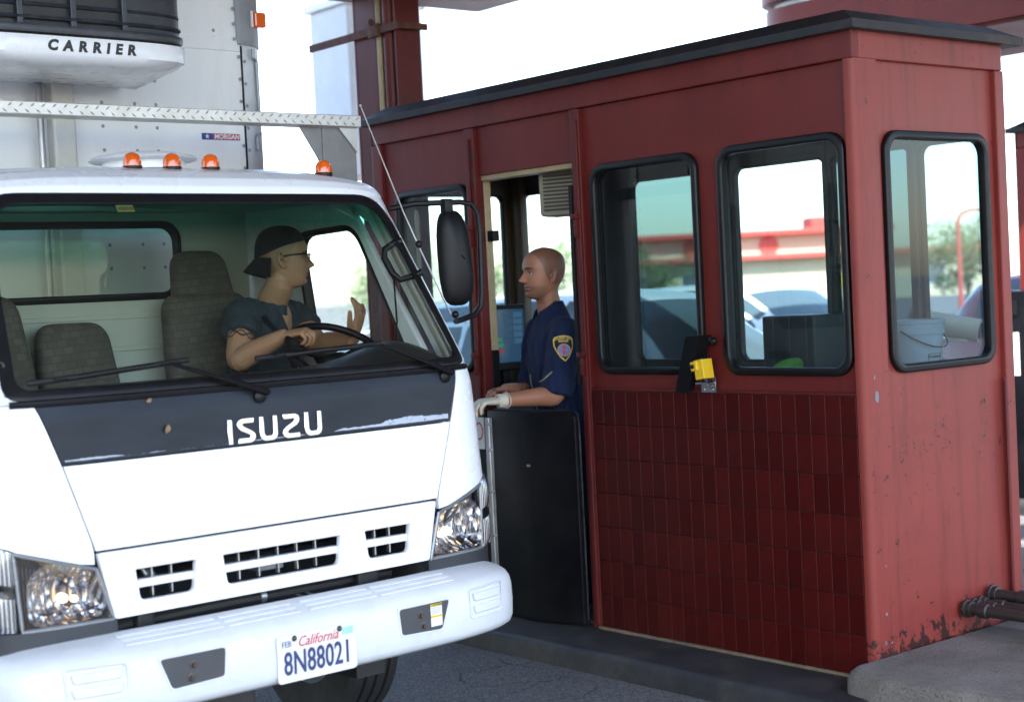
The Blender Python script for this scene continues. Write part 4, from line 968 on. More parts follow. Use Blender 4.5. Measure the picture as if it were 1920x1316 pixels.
# wheels
M_TYRE = mat('tyre', (0.018, 0.018, 0.019), 0.75, var=0.3, vscale=8, bump=0.3)
def wheel(u, w, r, wd, nm='wheel'):
    M_ = Matrix.Translation((u, w, r)) @ Matrix.Rotation(R(90), 4, 'Y')
    b = B(); h = wd / 2
    prof = [(r * 0.56, -h * 0.8), (r * 0.80, -h), (r * 0.95, -h * 0.95), (r * 0.985, -h * 0.82)]
    for k in range(4):
        a = -h * 0.72 + k * h * 0.48; prof += [(r, a - 0.0), (r, a + h * 0.32), (r * 0.965, a + h * 0.34), (r * 0.965, a + h * 0.46)]
    prof = prof[:-2] + [(r * 0.985, h * 0.82), (r * 0.95, h * 0.95), (r * 0.80, h), (r * 0.56, h * 0.8)]
    b.lathe(prof, 48, M_); wo = b.build(nm, M_TYRE, truck, True, 30)
    b = B(); b.lathe([(r * 0.57, -h * 0.8), (r * 0.5, -h * 0.4), (0.0, -h * 0.3)], 24, M_); b.lathe([(r * 0.57, h * 0.8), (r * 0.5, h * 0.4), (0.0, h * 0.3)], 24, M_); b.build('rim', M_GREYC, wo, True, 40)
for sg in (-1, 1): wheel(sg * 0.80, 1.02, 0.375, 0.215)
for sg in (-1, 1): wheel(sg * 0.86, 4.6, 0.375, 0.22)
b = B(); b.tube([(-0.7, 1.02, 0.375), (0.7, 1.02, 0.375)], 0.05, 8); b.build('front_axle', M_DARK, truck)
# mirror, its arm, aerial
def mirror(sg):
    X = lambda u: sg * u
    b = B(); b.tube([(X(0.80), 0.40, 2.045), (X(0.86), 0.33, 2.058), (X(1.06), 0.30, 2.062), (X(1.115), 0.30, 2.055), (X(1.142), 0.30, 2.02), (X(1.15), 0.30, 1.95), (X(1.145), 0.30, 1.72), (X(1.135), 0.30, 1.66), (X(1.10), 0.30, 1.628), (X(1.04), 0.28, 1.618), (X(0.93), 0.20, 1.61)], 0.011, 10)
    ma = b.build('mirror_arm', M_BLKP, truck, True, 60)
    b = B()
    def f(a, c):
        t = 2 * math.pi * a; n = 3.2
        cx, cz = math.cos(t), math.sin(t)
        p = (abs(cx) ** n + abs(cz) ** n) ** (-1 / n)
        x, z = cx * p, cz * p
        hh, ww, dd = 0.182, 0.072, 0.055
        rr = math.sin(c * math.pi / 2); 
        return (X(1.022 - 0.010 * z * sg) + x * ww * rr * (1.0 - 0.05 * z), 0.305 - dd * math.cos(c * math.pi / 2), 1.85 + z * hh * rr)
    b.grid(f, 40, 12, 0, 1, 0.03, 1); b.grid(lambda a, c: (lambda p: (p[0], 0.305 + 0.012 * c, p[2]))(f(a, 1.0)), 40, 1)
    mh = b.build('mirror_housing', M_BLKP, ma, True, 50)
    ring = [f(k / 40, 1.0) for k in range(40)]
    raw('mirror_glass', [(p[0], 0.312, p[2]) for p in ring], [list(range(40))], M_CHROME, mh)
    b = B(); b.box(X(0.995) - 0.02, 0.285, 2.022, X(0.995) + 0.02, 0.32, 2.075, 0.006); b.tube([(X(0.995), 0.30, 2.0), (X(0.995), 0.30, 2.06)], 0.01, 8); b.build('mirror_clamp', M_BLKP, ma, True, 40)
mirror(1); mirror(-1)
b = B(); b.tube([(1.035, 0.27, 1.60), (0.985, 0.30, 1.64), (0.862, 0.32, 1.905), (0.80, 0.32, 2.03)], [0.0035, 0.0035, 0.003, 0.003], 8); an = b.build('aerial', M_STEEL, truck, True)
b = B(); b.tube([(0.80, 0.32, 2.03), (0.617, 0.30, 2.412)], [0.003, 0.0018], 6); b.sphere((0.617, 0.30, 2.412), 0.005, 8); b.build('aerial_rod', M_STEEL, an, True)
for p_ in ((0.862, 0.315, 1.905), (1.0, 0.29, 1.635)):
    b = B(); b.sphere(p_, 0.015, 10); b.build('aerial_clip', M_BLKP, an, True)
# amber roof lamps
for u in (-0.70, -0.158, -0.006, 0.147, 0.631):
    b = B(); z0_ = 2.193 if abs(u) < 0.3 else 2.180
    b.lathe([(0.034, 0), (0.034, 0.012), (0.029, 0.013)], 18, Matrix.Translation((u, 0.58, z0_ + 0.002))); mk = b.build('roof_marker', M_BLKP, truck, True, 40)
    b = B(); b.lathe([(0.031, 0.010), (0.0315, 0.028), (0.029, 0.042), (0.022, 0.054), (0.011, 0.060), (0.0005, 0.062)], 20, Matrix.Translation((u, 0.58, z0_))); b.build('lens', M_AMBER, mk, True, 60)
# low roof vent
b = B(); b.lathe([(0.0, 0.045), (0.12, 0.042), (0.185, 0.030), (0.20, 0.018), (0.19, 0.012), (0.15, 0.01), (0.15, -0.02)], 32, Matrix.Translation((0.08, 0.95, 2.248))); b.build('roof_vent', M_BOXW, truck, True, 40)
# interior of the cab
panel('cab_back_wall', [rect(-0.84, 0.75, 0.84, 2.11), rrect(-0.56, 1.768, 0.505, 2.062, 0.07)], 0.02, lambda a, b, c: (a, 1.50 - c + 0.02, b), M_LININ, truck)
panel('rear_window_seal', [rrect(-0.575, 1.753, 0.52, 2.077, 0.08), rrect(-0.545, 1.783, 0.49, 2.047, 0.06)], 0.035, lambda a, b, c: (a, 1.525 - c, b), M_RUBBER, truck, bev=0.006, smooth=True, angle=50)
rw = rrect(-0.55, 1.778, 0.495, 2.052, 0.06); raw('rear_glass', [(a, 1.512, b) for a, b in rw], [list(range(len(rw)))], M_SIDEGL, truck)
for (a0, a1, z0_, z1_) in ((-0.45, 0.45, 1.55, 1.70),):
    panel('wall_rib', [rrect(a0, z0_, a1, z1_, 0.04), rrect(a0 + 0.02, z0_ + 0.02, a1 - 0.02, z1_ - 0.02, 0.03)], 0.008, lambda a, b, c: (a, 1.499 - c, b), M_LININ, truck, bev=0.003)
b = B()
b.grid(lambda a, c: (-0.82 + 1.64 * a, surf(-0.82 + 1.64 * a, 1.44) + 0.02 + 0.42 * c, 1.440 + 0.035 * math.sin(min(1, c * 1.1) * math.pi / 2) - 0.20 * max(0, c - 0.85) / 0.15 + (0.085 * gauss(-0.82 + 1.64 * a - 0.68, 0.20) * math.sin(math.pi * min(1, c)))), 40, 24); b.box(-0.82, 0.44, 0.95, 0.82, 0.48, 1.25, 0.02); dsh = b.build('dashboard', M_DASH, truck, True, 60)
for (ua, ub) in ((-0.60, -0.22), (-0.08, 0.12), (0.18, 0.46)):
    b = B()
    n_ = int((ub - ua) / 0.02)
    for k in range(n_): uu = ua + (ub - ua) * k / n_; b.box(uu, 0.14, 1.458, uu + 0.008, 0.175, 1.472)
    tag(b.build('defroster_slats', mat('vent_brown', (0.07, 0.055, 0.045), 0.6), dsh), kind='stuff')
b = B(); b.box(-0.80, 0.5, 0.78, 0.80, 1.5, 0.90, 0.01); b.build('cab_floor', M_DASH, truck)
def seat(u, ztop, hwd, zb=1.28, head=None, w=1.30, tilt=0.22):
    Lp = round_poly([(u - hwd * 1.0, zb), (u + hwd * 1.0, zb), (u + hwd * 0.80, ztop), (u - hwd * 0.80, ztop)], [0.05, 0.05, 0.08, 0.08], 6)
    s = panel('seat', [Lp], 0.11, lambda a, b, c: (a, w + tilt * (b - 1.7) + 0.11 - c + 0.25 * (a - u) ** 2 * 0 , b), M_SEAT, truck, bev=0.035, smooth=True, angle=60)
    if head:
        Lh = round_poly([(u - 0.14, ztop - 0.03), (u + 0.14, ztop - 0.03), (u + 0.115, head), (u - 0.115, head)], [0.03, 0.03, 0.07, 0.07], 6)
        panel('headrest', [Lh], 0.085, lambda a, b, c: (a, w + tilt * (b - 1.7) + 0.105 - c, b), M_SEAT, s, bev=0.03, smooth=True, angle=60)
    b = B(); b.box(u - hwd, w - 0.48, 1.10, u + hwd, w + 0.02, 1.25, 0.04); b.build('cushion', M_SEAT, s, True, 40)
    return s
seat(0.54, 1.77, 0.235, head=1.945)
seat(-0.065, 1.675, 0.175)
seat(-0.49, 1.79, 0.26, w=1.28)
# steering wheel
swc = Vector((0.67, 0.60, 1.505)); swn = Vector((0, -0.55, 0.83)).normalized()
sa = Vector((1, 0, 0)); sb = swn.cross(sa)
b = B(); b.tube([swc + (sa * math.cos(R(a)) + sb * math.sin(R(a))) * 0.20 for a in range(0, 360, 8)], 0.0145, 10, close=True)
stw = b.build('steering_wheel', M_BLKP, truck, True, 60)
b = B(); b.sphere(swc - swn * 0.03, (0.07, 0.05, 0.035), 14)
for a in (20, 160, 270): b.tube([swc - swn * 0.03, swc + (sa * math.cos(R(a)) + sb * math.sin(R(a))) * 0.195], 0.012, 8)
b.tube([swc - swn * 0.04, swc - swn * 0.3], 0.03, 10); b.build('wheel_hub', M_BLKP, stw, True, 40)
# grab handle on the pillar
b = B(); b.tube([(0.800, 0.335, 1.92), (0.775, 0.35, 1.915), (0.735, 0.36, 1.89), (0.728, 0.355, 1.86), (0.745, 0.33, 1.80), (0.765, 0.31, 1.775), (0.80, 0.29, 1.785), (0.835, 0.265, 1.80)], [0.013, 0.012, 0.013, 0.013, 0.013, 0.012, 0.012, 0.014], 10); b.build('grab_handle', M_BLKP, truck, True, 60)
b = B(); b.tube([(0.80, 0.40, 1.80), (0.79, 0.38, 1.62), (0.74, 0.34, 1.50)], 0.004, 6); b.build('cable', M_BLKP, truck, True)
# cargo box
BXW, BX0 = 1.285, 1.95
b = B(); b.box(-BXW + 0.12, BX0, 0.95, BXW - 0.12, BX0 + 0.04, 3.55); b.build('box_front_wall', M_BOXW, truck)
b = B(); b.box(-BXW, BX0 + 0.11, 0.95, -BXW + 0.03, 6.6, 3.55); b.box(BXW - 0.03, BX0 + 0.11, 0.95, BXW, 6.6, 3.55); b.box(-BXW, 6.57, 0.95, BXW, 6.61, 3.55); b.box(-BXW + 0.02, BX0 + 0.05, 3.5, BXW - 0.02, 6.6, 3.56); b.box(-BXW + 0.02, BX0 + 0.05, 0.92, BXW - 0.02, 6.6, 1.0); b.build('box_body', M_BOXW, truck)
for sg in (-1, 1):
    b = B(); n = 8
    def cpost(a, c):
        t = R(90 * a); return (sg * (BXW - 0.15 + 0.15 * math.sin(t)), BX0 - 0.006 + 0.125 * (1 - math.cos(t)), 0.95 + 2.6 * c)
    b.grid(cpost, n, 2); b.build('box_corner_post', mat('post_silver', (0.62, 0.65, 0.68), 0.35, metal=0.35, dirt=0.2, dirtcol=(0.4, 0.38, 0.35)), truck, True, 60)
    # cast top corner
    b = B()
    def cast(a, c):
        t = R(90 * a); return (sg * (BXW - 0.15 + 0.158 * math.sin(t)) , BX0 - 0.012 + 0.13 * (1 - math.cos(t)), 2.915 + 0.65 * c)
    b.grid(cast, n, 2); b.grid(lambda a, c: (sg * (BXW - 0.15 - (0.02 + 0.05 * c * c) * a), BX0 - 0.0125, 2.915 + 0.65 * c), 2, 6)
    cst = b.build('box_corner_casting', M_GREYC, truck, True, 60)
    b = B(); b.box(sg * 1.25 - 0.032, BX0 - 0.012, 3.005, sg * 1.25 + 0.03, BX0 + 0.03, 3.075, 0.008); b.build('marker_lamp', M_AMBER, cst)
    b = B(); b.box(sg * 1.212 - 0.006, BX0 - 0.011, 3.004, sg * 1.195 + 0.004, BX0 + 0.0, 3.076, 0.002); b.build('lamp_base', M_SIGNW, cst)
    # drain channel
    b = B(); b.tube([(sg * 1.195, BX0 - 0.012, 2.90), (sg * 1.195, BX0 - 0.012, 2.86), (sg * 1.225, BX0 + 0.01, 2.845), (sg * 1.228, BX0 + 0.01, 2.55)], 0.008, 8); b.build('drain_tube', M_GREYC, truck, True)
    b = B(); b.tube([(sg * 1.195, BX0 - 0.012, 2.43), (sg * 1.195, BX0 - 0.012, 2.49), (sg * 1.21, BX0 - 0.012, 2.505), (sg * 1.228, BX0 + 0.01, 2.51)], 0.008, 8); b.build('drain_tube', M_GREYC, truck, True)
for uu in (1.134, -1.14):
    b = B(); b.box(uu, BX0 - 0.009, 0.95, uu + 0.006, BX0 + 0.002, 2.91); b.build('box_seam', M_BLKP, truck)
b = B(); b.box(-1.1, BX0 - 0.006, 2.885, 1.13, BX0 + 0.002, 2.945, 0.002); b.build('box_rail', M_BOXW, truck)
b = B()
rv = []
for uu in (0.425, 0.583, 0.686, -0.3, -0.5, -0.75, -0.95):
    for zz in (2.728, 2.622, 2.52, 2.416, 2.31, 2.21, 2.105, 2.003, 1.90, 1.78, 1.66): rv.append((uu, zz))
for k in range(20): rv.append((1.123, 2.86 - 0.1025 * k)); rv.append((1.152, 2.84 - 0.1025 * k))
for k in range(8): rv += [(1.0 - 0.28 * k, 2.975), (1.0 - 0.28 * k, 2.94)]
for zz in (3.0, 3.07, 3.14, 3.2): rv += [(1.10, zz - 0.06)]
for uu in (1.125, 1.16, 1.2): rv += [(uu, 2.925)]
for (uu, zz) in rv: b.lathe([(0.0, 0.004), (0.005, 0.0035), (0.0085, 0.0)], 8, Matrix.Translation((uu, BX0 - (0.0135 if zz > 2.9 and uu > 1.05 else 0.0 if uu < 1.11 else 0.0065), zz)) @ Matrix.Rotation(R(90), 4, 'X'))
tag(b.build('rivets', M_GREYC, truck, True, 50), kind='stuff')
panel('maker_sticker', [rect(0.908, 2.474, 0.965, 2.504)], 0.001, lambda a, b, c: (a, BX0 - 0.0005 - c, b), mat('sticker_blue', (0.02, 0.04, 0.22), 0.4), truck)
panel('maker_sticker', [rect(0.965, 2.474, 1.108, 2.504)], 0.001, lambda a, b, c: (a, BX0 - 0.0005 - c, b), mat('sticker_red', (0.45, 0.05, 0.10), 0.4), truck)
text('maker_text', 'MORGAN', 0.030, lambda a, b, c: (1.038 + a, BX0 - 0.0017 - c, 2.489 + b), M_SIGNW, truck, thick=0.0008, shear=0.12, offset=0.0008)
panel('sticker_star', [[((0.013 if k % 2 == 0 else 0.005) * math.sin(R(36 * k)) + 0.936, (0.013 if k % 2 == 0 else 0.005) * math.cos(R(36 * k)) + 2.489) for k in range(10)]], 0.0008, lambda a, b, c: (a, BX0 - 0.0017 - c, b), M_SIGNW, truck)
# pipe cover and braided hose below the unit
b = B(); b.box(0.165, BX0 - 0.07, 1.1, 0.27, BX0 + 0.0, 2.72, 0.012); b.box(0.155, BX0 - 0.085, 2.72, 0.28, BX0, 2.80, 0.012); b.build('pipe_cover', mat('cover_cream', (0.60, 0.60, 0.57), 0.45, dirt=0.35, dirtcol=(0.4, 0.33, 0.26)), truck)
b = B(); b.tube([(0.125, BX0 - 0.0, 2.70), (0.120, BX0 - 0.04, 2.695), (0.117, BX0 - 0.05, 2.66), (0.118, BX0 - 0.05, 2.3), (0.115, BX0 - 0.045, 1.2)], 0.014, 10); b.build('braided_hose', M_STEEL, truck, True)
# refrigeration unit
ru = B()
UW = 0.515
ru_prof = [(1.95, 2.69), (1.40, 2.655), (1.29, 2.675), (1.262, 2.70), (1.25, 2.735), (1.95, 2.775)]
def ruv(u): return 0.35 * sag(u / UW, 4) * 0.6
us = [-UW + 2 * UW * k / 40 for k in range(41)]
R0 = [[ru.bm.verts.new((u, w + (ruv(u) if w < 1.9 else 0), z + 0.0 + (0.03 * (abs(u) / UW) ** 4 if w < 1.5 and z < 2.7 else 0))) for (w, z) in [(1.95, 2.69), (1.60, 2.662), (1.40, 2.655), (1.31, 2.662), (1.268, 2.68), (1.252, 2.70), (1.25, 2.755), (1.255, 2.765), (1.30, 2.768), (1.95, 2.775)]] for u in us]
for A, Bq in zip(R0, R0[1:]):
    for k in range(len(A) - 1): ru.bm.faces.new((A[k], A[k + 1], Bq[k + 1], Bq[k]))
ru.bm.faces.new(R0[0][::-1]); ru.bm.faces.new(R0[-1])
runit = ru.build('reefer_unit', M_WHITE, truck, True, 40)
tag(runit, 'white refrigeration unit with black louvred grille over the cab')
text('unit_text', 'CARRIER', 0.055, lambda a, b, c: (0.05 + a, 1.2505 + ruv(0.05 + a) - c, 2.727 + b), M_INKBLK, runit, thick=0.002, shear=0.18, spacing=1.85, offset=0.0028, sx=1.02)
# black grille body: rows of louvre bars over a dark core
b = B(); b.grid(lambda a, c: (-UW * 0.985 + 2 * UW * 0.985 * a, 1.30 + ruv((-1 + 2 * a) * UW * 0.985), 2.77 + 0.62 * c), 40, 1); b.build('unit_core', M_DARK, runit, True)
M_LOUV = mat('louvre_black', (0.022, 0.026, 0.035), 0.35, var=0.2, dirt=0.25, dirtcol=(0.14, 0.14, 0.15), dscale=14)
for k in range(12):
    z0_ = 2.773 + 0.052 * k
    b = B(); hh = 0.034 if k == 0 else 0.017
    P_ = [( -UW * 1.0 + 2 * UW * j / 40) for j in range(41)]
    rg = [[b.bm.verts.new((u, 1.262 + 0.012 * min(k, 3) + ruv(u) + dw, z0_ + dz)) for dw, dz in ((0, 0.004), (-0.004, hh * 0.5), (0, hh), (0.05, hh + 0.006), (0.05, 0.0))] for u in P_]
    for A, Bq in zip(rg, rg[1:]):
        for q in range(5): b.bm.faces.new((A[q], A[(q + 1) % 5], Bq[(q + 1) % 5], Bq[q]))
    b.bm.faces.new(rg[0]); b.bm.faces.new(rg[-1][::-1]); b.build('louvre_bar', M_LOUV, runit, True, 40)
for uu in (-0.22, -0.005, 0.21):
    b = B(); b.box(uu - 0.012, 1.275, 2.79, uu + 0.012, 1.31, 3.38, 0.003); b.build('louvre_mullion', M_LOUV, runit)
b = B(); b.grid(lambda a, c: (0.225 + 0.285 * a, 1.288 + ruv(0.225 + 0.285 * a), 2.79 + 0.6 * c), 14, 1); b.build('unit_cheek', M_LOUV, runit, True)
# tread-plate guard beam in front of the box, on posts beside the cab
def tread():
    m = bpy.data.materials.new('tread_plate'); nt, b = nodes_of(m)
    b.inputs['Metallic'].default_value = 0.45; b.inputs['Roughness'].default_value = 0.38
    c = _mix(nt, _math(nt, 'MULTIPLY', _ramp(nt, _noise(nt, 7, 7, 0.65), ((0.4, 0.0), (0.75, 1.0))), 0.6), (0.66, 0.655, 0.63), (0.42, 0.37, 0.30))
    nt.links.new(c, b.inputs['Base Color']); return m
M_TREAD = tread()
BMW = 1.335
b = B(); b.box(-BMW, 1.30, 2.470, BMW, 1.40, 2.520, 0.004); gb = b.build('guard_beam', M_TREAD, truck)
b = B(); n = 0
uu = -BMW + 0.03
while uu < BMW - 0.02:
    for row, zz in enumerate((2.484, 2.507)):
        off = 0.022 if row % 2 else 0.0
        for sgn in (1,):
            ang = R(38) if (row % 2 == 0) else R(-38)
            M_ = Matrix.Translation((uu + off, 1.2998, zz - 0.001)) @ Matrix.Rotation(ang, 4, 'Y')
            b.sphere((0, 0, 0), 1, 6, None) if False else None
            d = 0.013
            vs_ = [M_ @ Vector(p) for p in ((-d, 0, 0), (0, -0.006, 0.0), (d, 0, 0), (0, 0, 0.0042), (0, 0, -0.0042))]
            V_ = [b.bm.verts.new(v) for v in vs_]
            for f_ in ((0, 1, 3), (1, 2, 3), (0, 4, 1), (1, 4, 2)): b.bm.faces.new([V_[i] for i in f_])
    uu += 0.044
o = b.build('tread_studs', M_TREAD, gb); tag(o, kind='stuff')
for sg in (-1, 1):
    b = B(); b.box(sg * 1.24 - 0.088, 1.34, 2.20, sg * 1.24 + 0.088, 1.352, 2.468, 0.002); b.box(sg * 1.24 - 0.03, 1.353, 2.20, sg * 1.24 + 0.03, 1.948, 2.26, 0.002); b.build('guard_post', mat('post_grey', (0.24, 0.24, 0.24), 0.55, metal=0.3, dirt=0.5, dirtcol=(0.12, 0.11, 0.1)), truck)
    b = B(); b.prism([(1.15, 2.469), (1.04, 2.469), (1.15, 2.30)], lambda a, z: (sg * a, 1.345, z), lambda a, z: (sg * a, 1.353, z)); b.build('gusset', MATS['post_grey'], truck)
    b = B(); b.prism([(1.325, 2.469), (1.23, 2.469), (1.325, 2.36)], lambda a, z: (sg * a, 1.326, z), lambda a, z: (sg * a, 1.338, z)); b.build('gusset', M_ALU, truck)
# ------------------------------------------------------------------ steel column and canopies
col = thing('steel_column', 'rust-streaked red steel column with pipes and a rusty clamp behind the booth', 'column', (5.28, 7.385, 0.10))
b = B(); b.box(-0.085, -0.205, 0, 0.085, -0.185, 3.36, 0.003); b.build('flange', M_REDD, col)
b = B(); b.box(-0.085, 0.195, 0, 0.085, 0.215, 3.36, 0.003); b.build('flange', M_REDD, col)
b = B(); b.box(-0.006, -0.184, 0, 0.006, 0.194, 3.36); b.build('web', M_REDD, col)
b = B(); b.box(-0.084, -0.005, 0.0, -0.074, 0.194, 3.36, 0.002); b.build('cover_plate', M_REDD, col)
b = B(); b.tube([(-0.045, -0.095, 0), (-0.045, -0.095, 3.36)], 0.042, 16); b.build('riser_pipe', red_paint('red_pipe', (0.11, 0.018, 0.016), 0.4), col, True)
b = B(); b.tube([(-0.075, -0.030, 0), (-0.075, -0.030, 3.36)], 0.018, 12); b.build('conduit', M_CREAM, col, True)
M_RUST = mat('rusty_steel', (0.10, 0.032, 0.018), 0.75, var=0.5, vscale=18, bump=0.4)
b = B(); b.box(-0.112, -0.26, 3.115, -0.095, 0.66, 3.16, 0.004); b.build('clamp_bar', M_RUST, col)
b = B(); b.box(-0.122, -0.08, 3.10, -0.094, 0.02, 3.175, 0.006); b.sphere((-0.13, -0.03, 3.185), 0.018, 8); b.box(-0.094, -0.26, 3.12, 0.1, -0.235, 3.155); b.build('clamp', M_RUST, col, True, 40)
b = B(); b.box(-0.20, -0.30, 3.361, 0.20, 0.30, 3.38, 0.003); b.build('cap_plate', M_REDD, col)
def island_canopy(x0, x1, y0, y1, z0, z1, label, rnd):
    c = thing('canopy_beam', label, 'canopy', ((x0 + x1) / 2, (y0 + y1) / 2, z0), 0, 'red canopy boxes over the booths')
    hx, hy = (x1 - x0) / 2, (y1 - y0) / 2
    lp = round_poly([(-hx, -hy), (hx, -hy), (hx, hy), (-hx, hy)], rnd, 8)
    b = B(); b.prism(lp, lambda a, d: (a, d, 0.0), lambda a, d: (a, d, z1 - z0)); b.build('fascia', M_RED, c, True, 30)
    b = B(); b.prism([(p * 0.96, q * 0.99) for p, q in lp], lambda a, d: (a, d, -0.03), lambda a, d: (a, d, -0.001)); b.build('soffit', M_REDD, c, True, 30)
    lp2 = [(p * 0.93, q * 0.99) for p, q in lp]
    b = B(); b.prism(lp2, lambda a, d: (a, d, z1 - z0 + 0.001), lambda a, d: (a, d, z1 - z0 + 0.05)); b.build('light_strip', M_STEEL, c, True, 30)
    lp3 = [(p * 1.03, q * 1.005) for p, q in lp]
    b = B(); b.prism(lp3, lambda a, d: (a, d, z1 - z0 + 0.051), lambda a, d: (a, d, z1 - z0 + 0.16)); b.build('top_rail', M_RED, c, True, 30)
    return c
island_canopy(4.70, 6.25, -1.2, 7.75, 3.512, 3.95, 'red canopy box over the near booth, carried by the steel column', 0.04)
island_canopy(9.55, 11.1, -2.0, 8.45, 3.42, 3.84, 'red canopy box with rounded end above the far booth roof', 0.5)
M_CANT = mat('canopy_soffit', (0.30, 0.29, 0.27), 0.6, dirt=0.3)
cp_ = thing('plaza_roof', 'broad flat roof over the toll lanes, out of view, slabs and gap laid out to shape the shade', 'roof', (0, 3.3, 5.2))
b = B(); b.box(-20.0, -3.9, 0.0, 6.3, 4.6, 0.25, 0.02); b.build('shade_slab', M_CANT, cp_)  # widened out of view to cut the light on the lane face
b = B(); b.box(8.8, -3.9, 0.0, 13.2, 4.6, 0.25, 0.02); b.build('shade_slab', M_CANT, cp_)  # unseen, added to shade the far canopy; the gap lets sun onto the crossover
b = B(); b.box(3.8, 4.62, 0.0, 8.6, 7.3, 0.25, 0.02); b.build('shade_slab', M_CANT, cp_)  # unseen, added to shade the white panel
for k in range(1, 5):
    b = B(); b.box(-19.9, -5.2 + 2.05 * k, -0.28, 13.1, -5.05 + 2.05 * k, 0.0, 0.01); b.build('roof_beam', M_REDD, cp_)
for x in (-19.0, -12.0):
    for yy in (-2.9, 4.2):
        if x < -5: 
            b = B(); b.box(x - 0.15, yy - 0.15, -5.2, x + 0.15, yy + 0.15, 0.0, 0.01); b.build('pier', M_REDD, cp_)
# ------------------------------------------------------------------ neighbouring booth: a copy without tiles or what is hidden
nb = booth.copy(); COL.objects.link(nb); nb.location = (9.90, 2.98, 0)
tag(nb, 'second red toll booth with dark windows at the right edge, across the next lane', 'toll booth')
for chd in booth.children:
    if chd.name.split('.')[0] in ('tile', 'photo_eye', 'bracket', 'bracket_arm', 'sensor_hood', 'hood_mount', 'conduit_pipe', 'scuff_mark'): continue
    copy_tree(chd, nb)
for zz in (2.50, 2.17, 1.86):
    b = B(); b.box(-0.03, 2.46, zz - 0.022, -0.006, 3.10, zz + 0.022, 0.004); b.build('window_bar', M_BLKP, nb)
cb = thing('equipment_cabinet', 'black roadside cabinet with a white notice at the right edge beside the far booth', 'cabinet', (9.72, 6.10, 0.10))
b = B(); b.box(-0.10, -0.42, 0.0, 0.14, 0.30, 1.45, 0.012); cbo = b.build('body', M_BLKD, cb)
b = B(); b.box(-0.112, 0.02, 1.28, -0.101, 0.12, 1.38, 0.002); b.build('display', M_BLKP, cb)
b = B(); b.box(-0.108, 0.02, 0.86, -0.1005, 0.27, 1.16, 0.001); sgn = b.build('notice', M_SIGNW, cb)
panel('notice_ring', [[(0.145 + 0.075 * math.cos(R(a)), 1.04 + 0.085 * math.sin(R(a))) for a in range(0, 360, 15)], [(0.145 + 0.058 * math.cos(R(a)), 1.04 + 0.068 * math.sin(R(a))) for a in range(0, 360, 15)]], 0.002, lambda a, b, c: (-0.1085 - c, a, b), M_INKRED, sgn)
# ------------------------------------------------------------------ white clad pier behind the column
wp = thing('white_panel', 'tall white metal panel raised on a post behind the red steel column', 'panel', (7.52, 10.73, 0))
b = B(); b.box(-0.546, -0.45, 2.70, 0.185, 0.10, 4.05, 0.02); b.build('cladding', mat('pale_cladding', (0.62, 0.64, 0.67), 0.5, var=0.05), wp)
b = B(); b.box(-0.58, -0.48, 4.05, 0.21, 0.13, 4.11, 0.01); b.build('cap', M_BOXW, wp)
b = B(); b.box(-0.05, -0.458, 2.72, -0.04, -0.4505, 4.03); b.build('seam', M_GREYC, wp)
b = B(); b.box(-0.03, -0.24, 0.0, 0.09, -0.12, 2.70, 0.01); b.build('post', M_REDD, wp)
# ------------------------------------------------------------------ cars
def car_paint(name, col, metal=0.2): return mat(name, col, 0.25, metal=metal, var=0.03, coat=1.0)
M_CGL = mat('car_glass', (0.07, 0.095, 0.115), 0.12, var=0.05, spec=0.5)
SUV = dict(roof=[(-2.3, 0.95), (-2.22, 1.30), (-1.95, 1.60), (-1.2, 1.68), (0.0, 1.69), (0.40, 1.61), (0.85, 1.33), (1.20, 1.09), (1.8, 1.02), (2.15, 0.90), (2.28, 0.72), (2.32, 0.55)], belt=[(-2.3, 0.95), (-1.9, 1.06), (0.5, 1.02), (1.2, 0.98), (2.0, 0.88), (2.32, 0.55)], win=[(-1.85, -1.05), (-0.98, -0.05), (0.03, 0.72)], ws=(0.42, 1.14))
SED = dict(roof=[(-2.3, 0.80), (-2.2, 1.02), (-1.6, 1.08), (-1.1, 1.30), (-0.6, 1.44), (0.1, 1.46), (0.5, 1.38), (0.9, 1.17), (1.2, 0.99), (1.8, 0.92), (2.15, 0.80), (2.28, 0.66), (2.32, 0.5)], belt=[(-2.3, 0.8), (-1.6, 0.97), (0.5, 0.94), (1.2, 0.90), (2.0, 0.80), (2.32, 0.5)], win=[(-1.15, -0.45), (-0.40, 0.25), (0.30, 0.80)], ws=(0.45, 1.16))
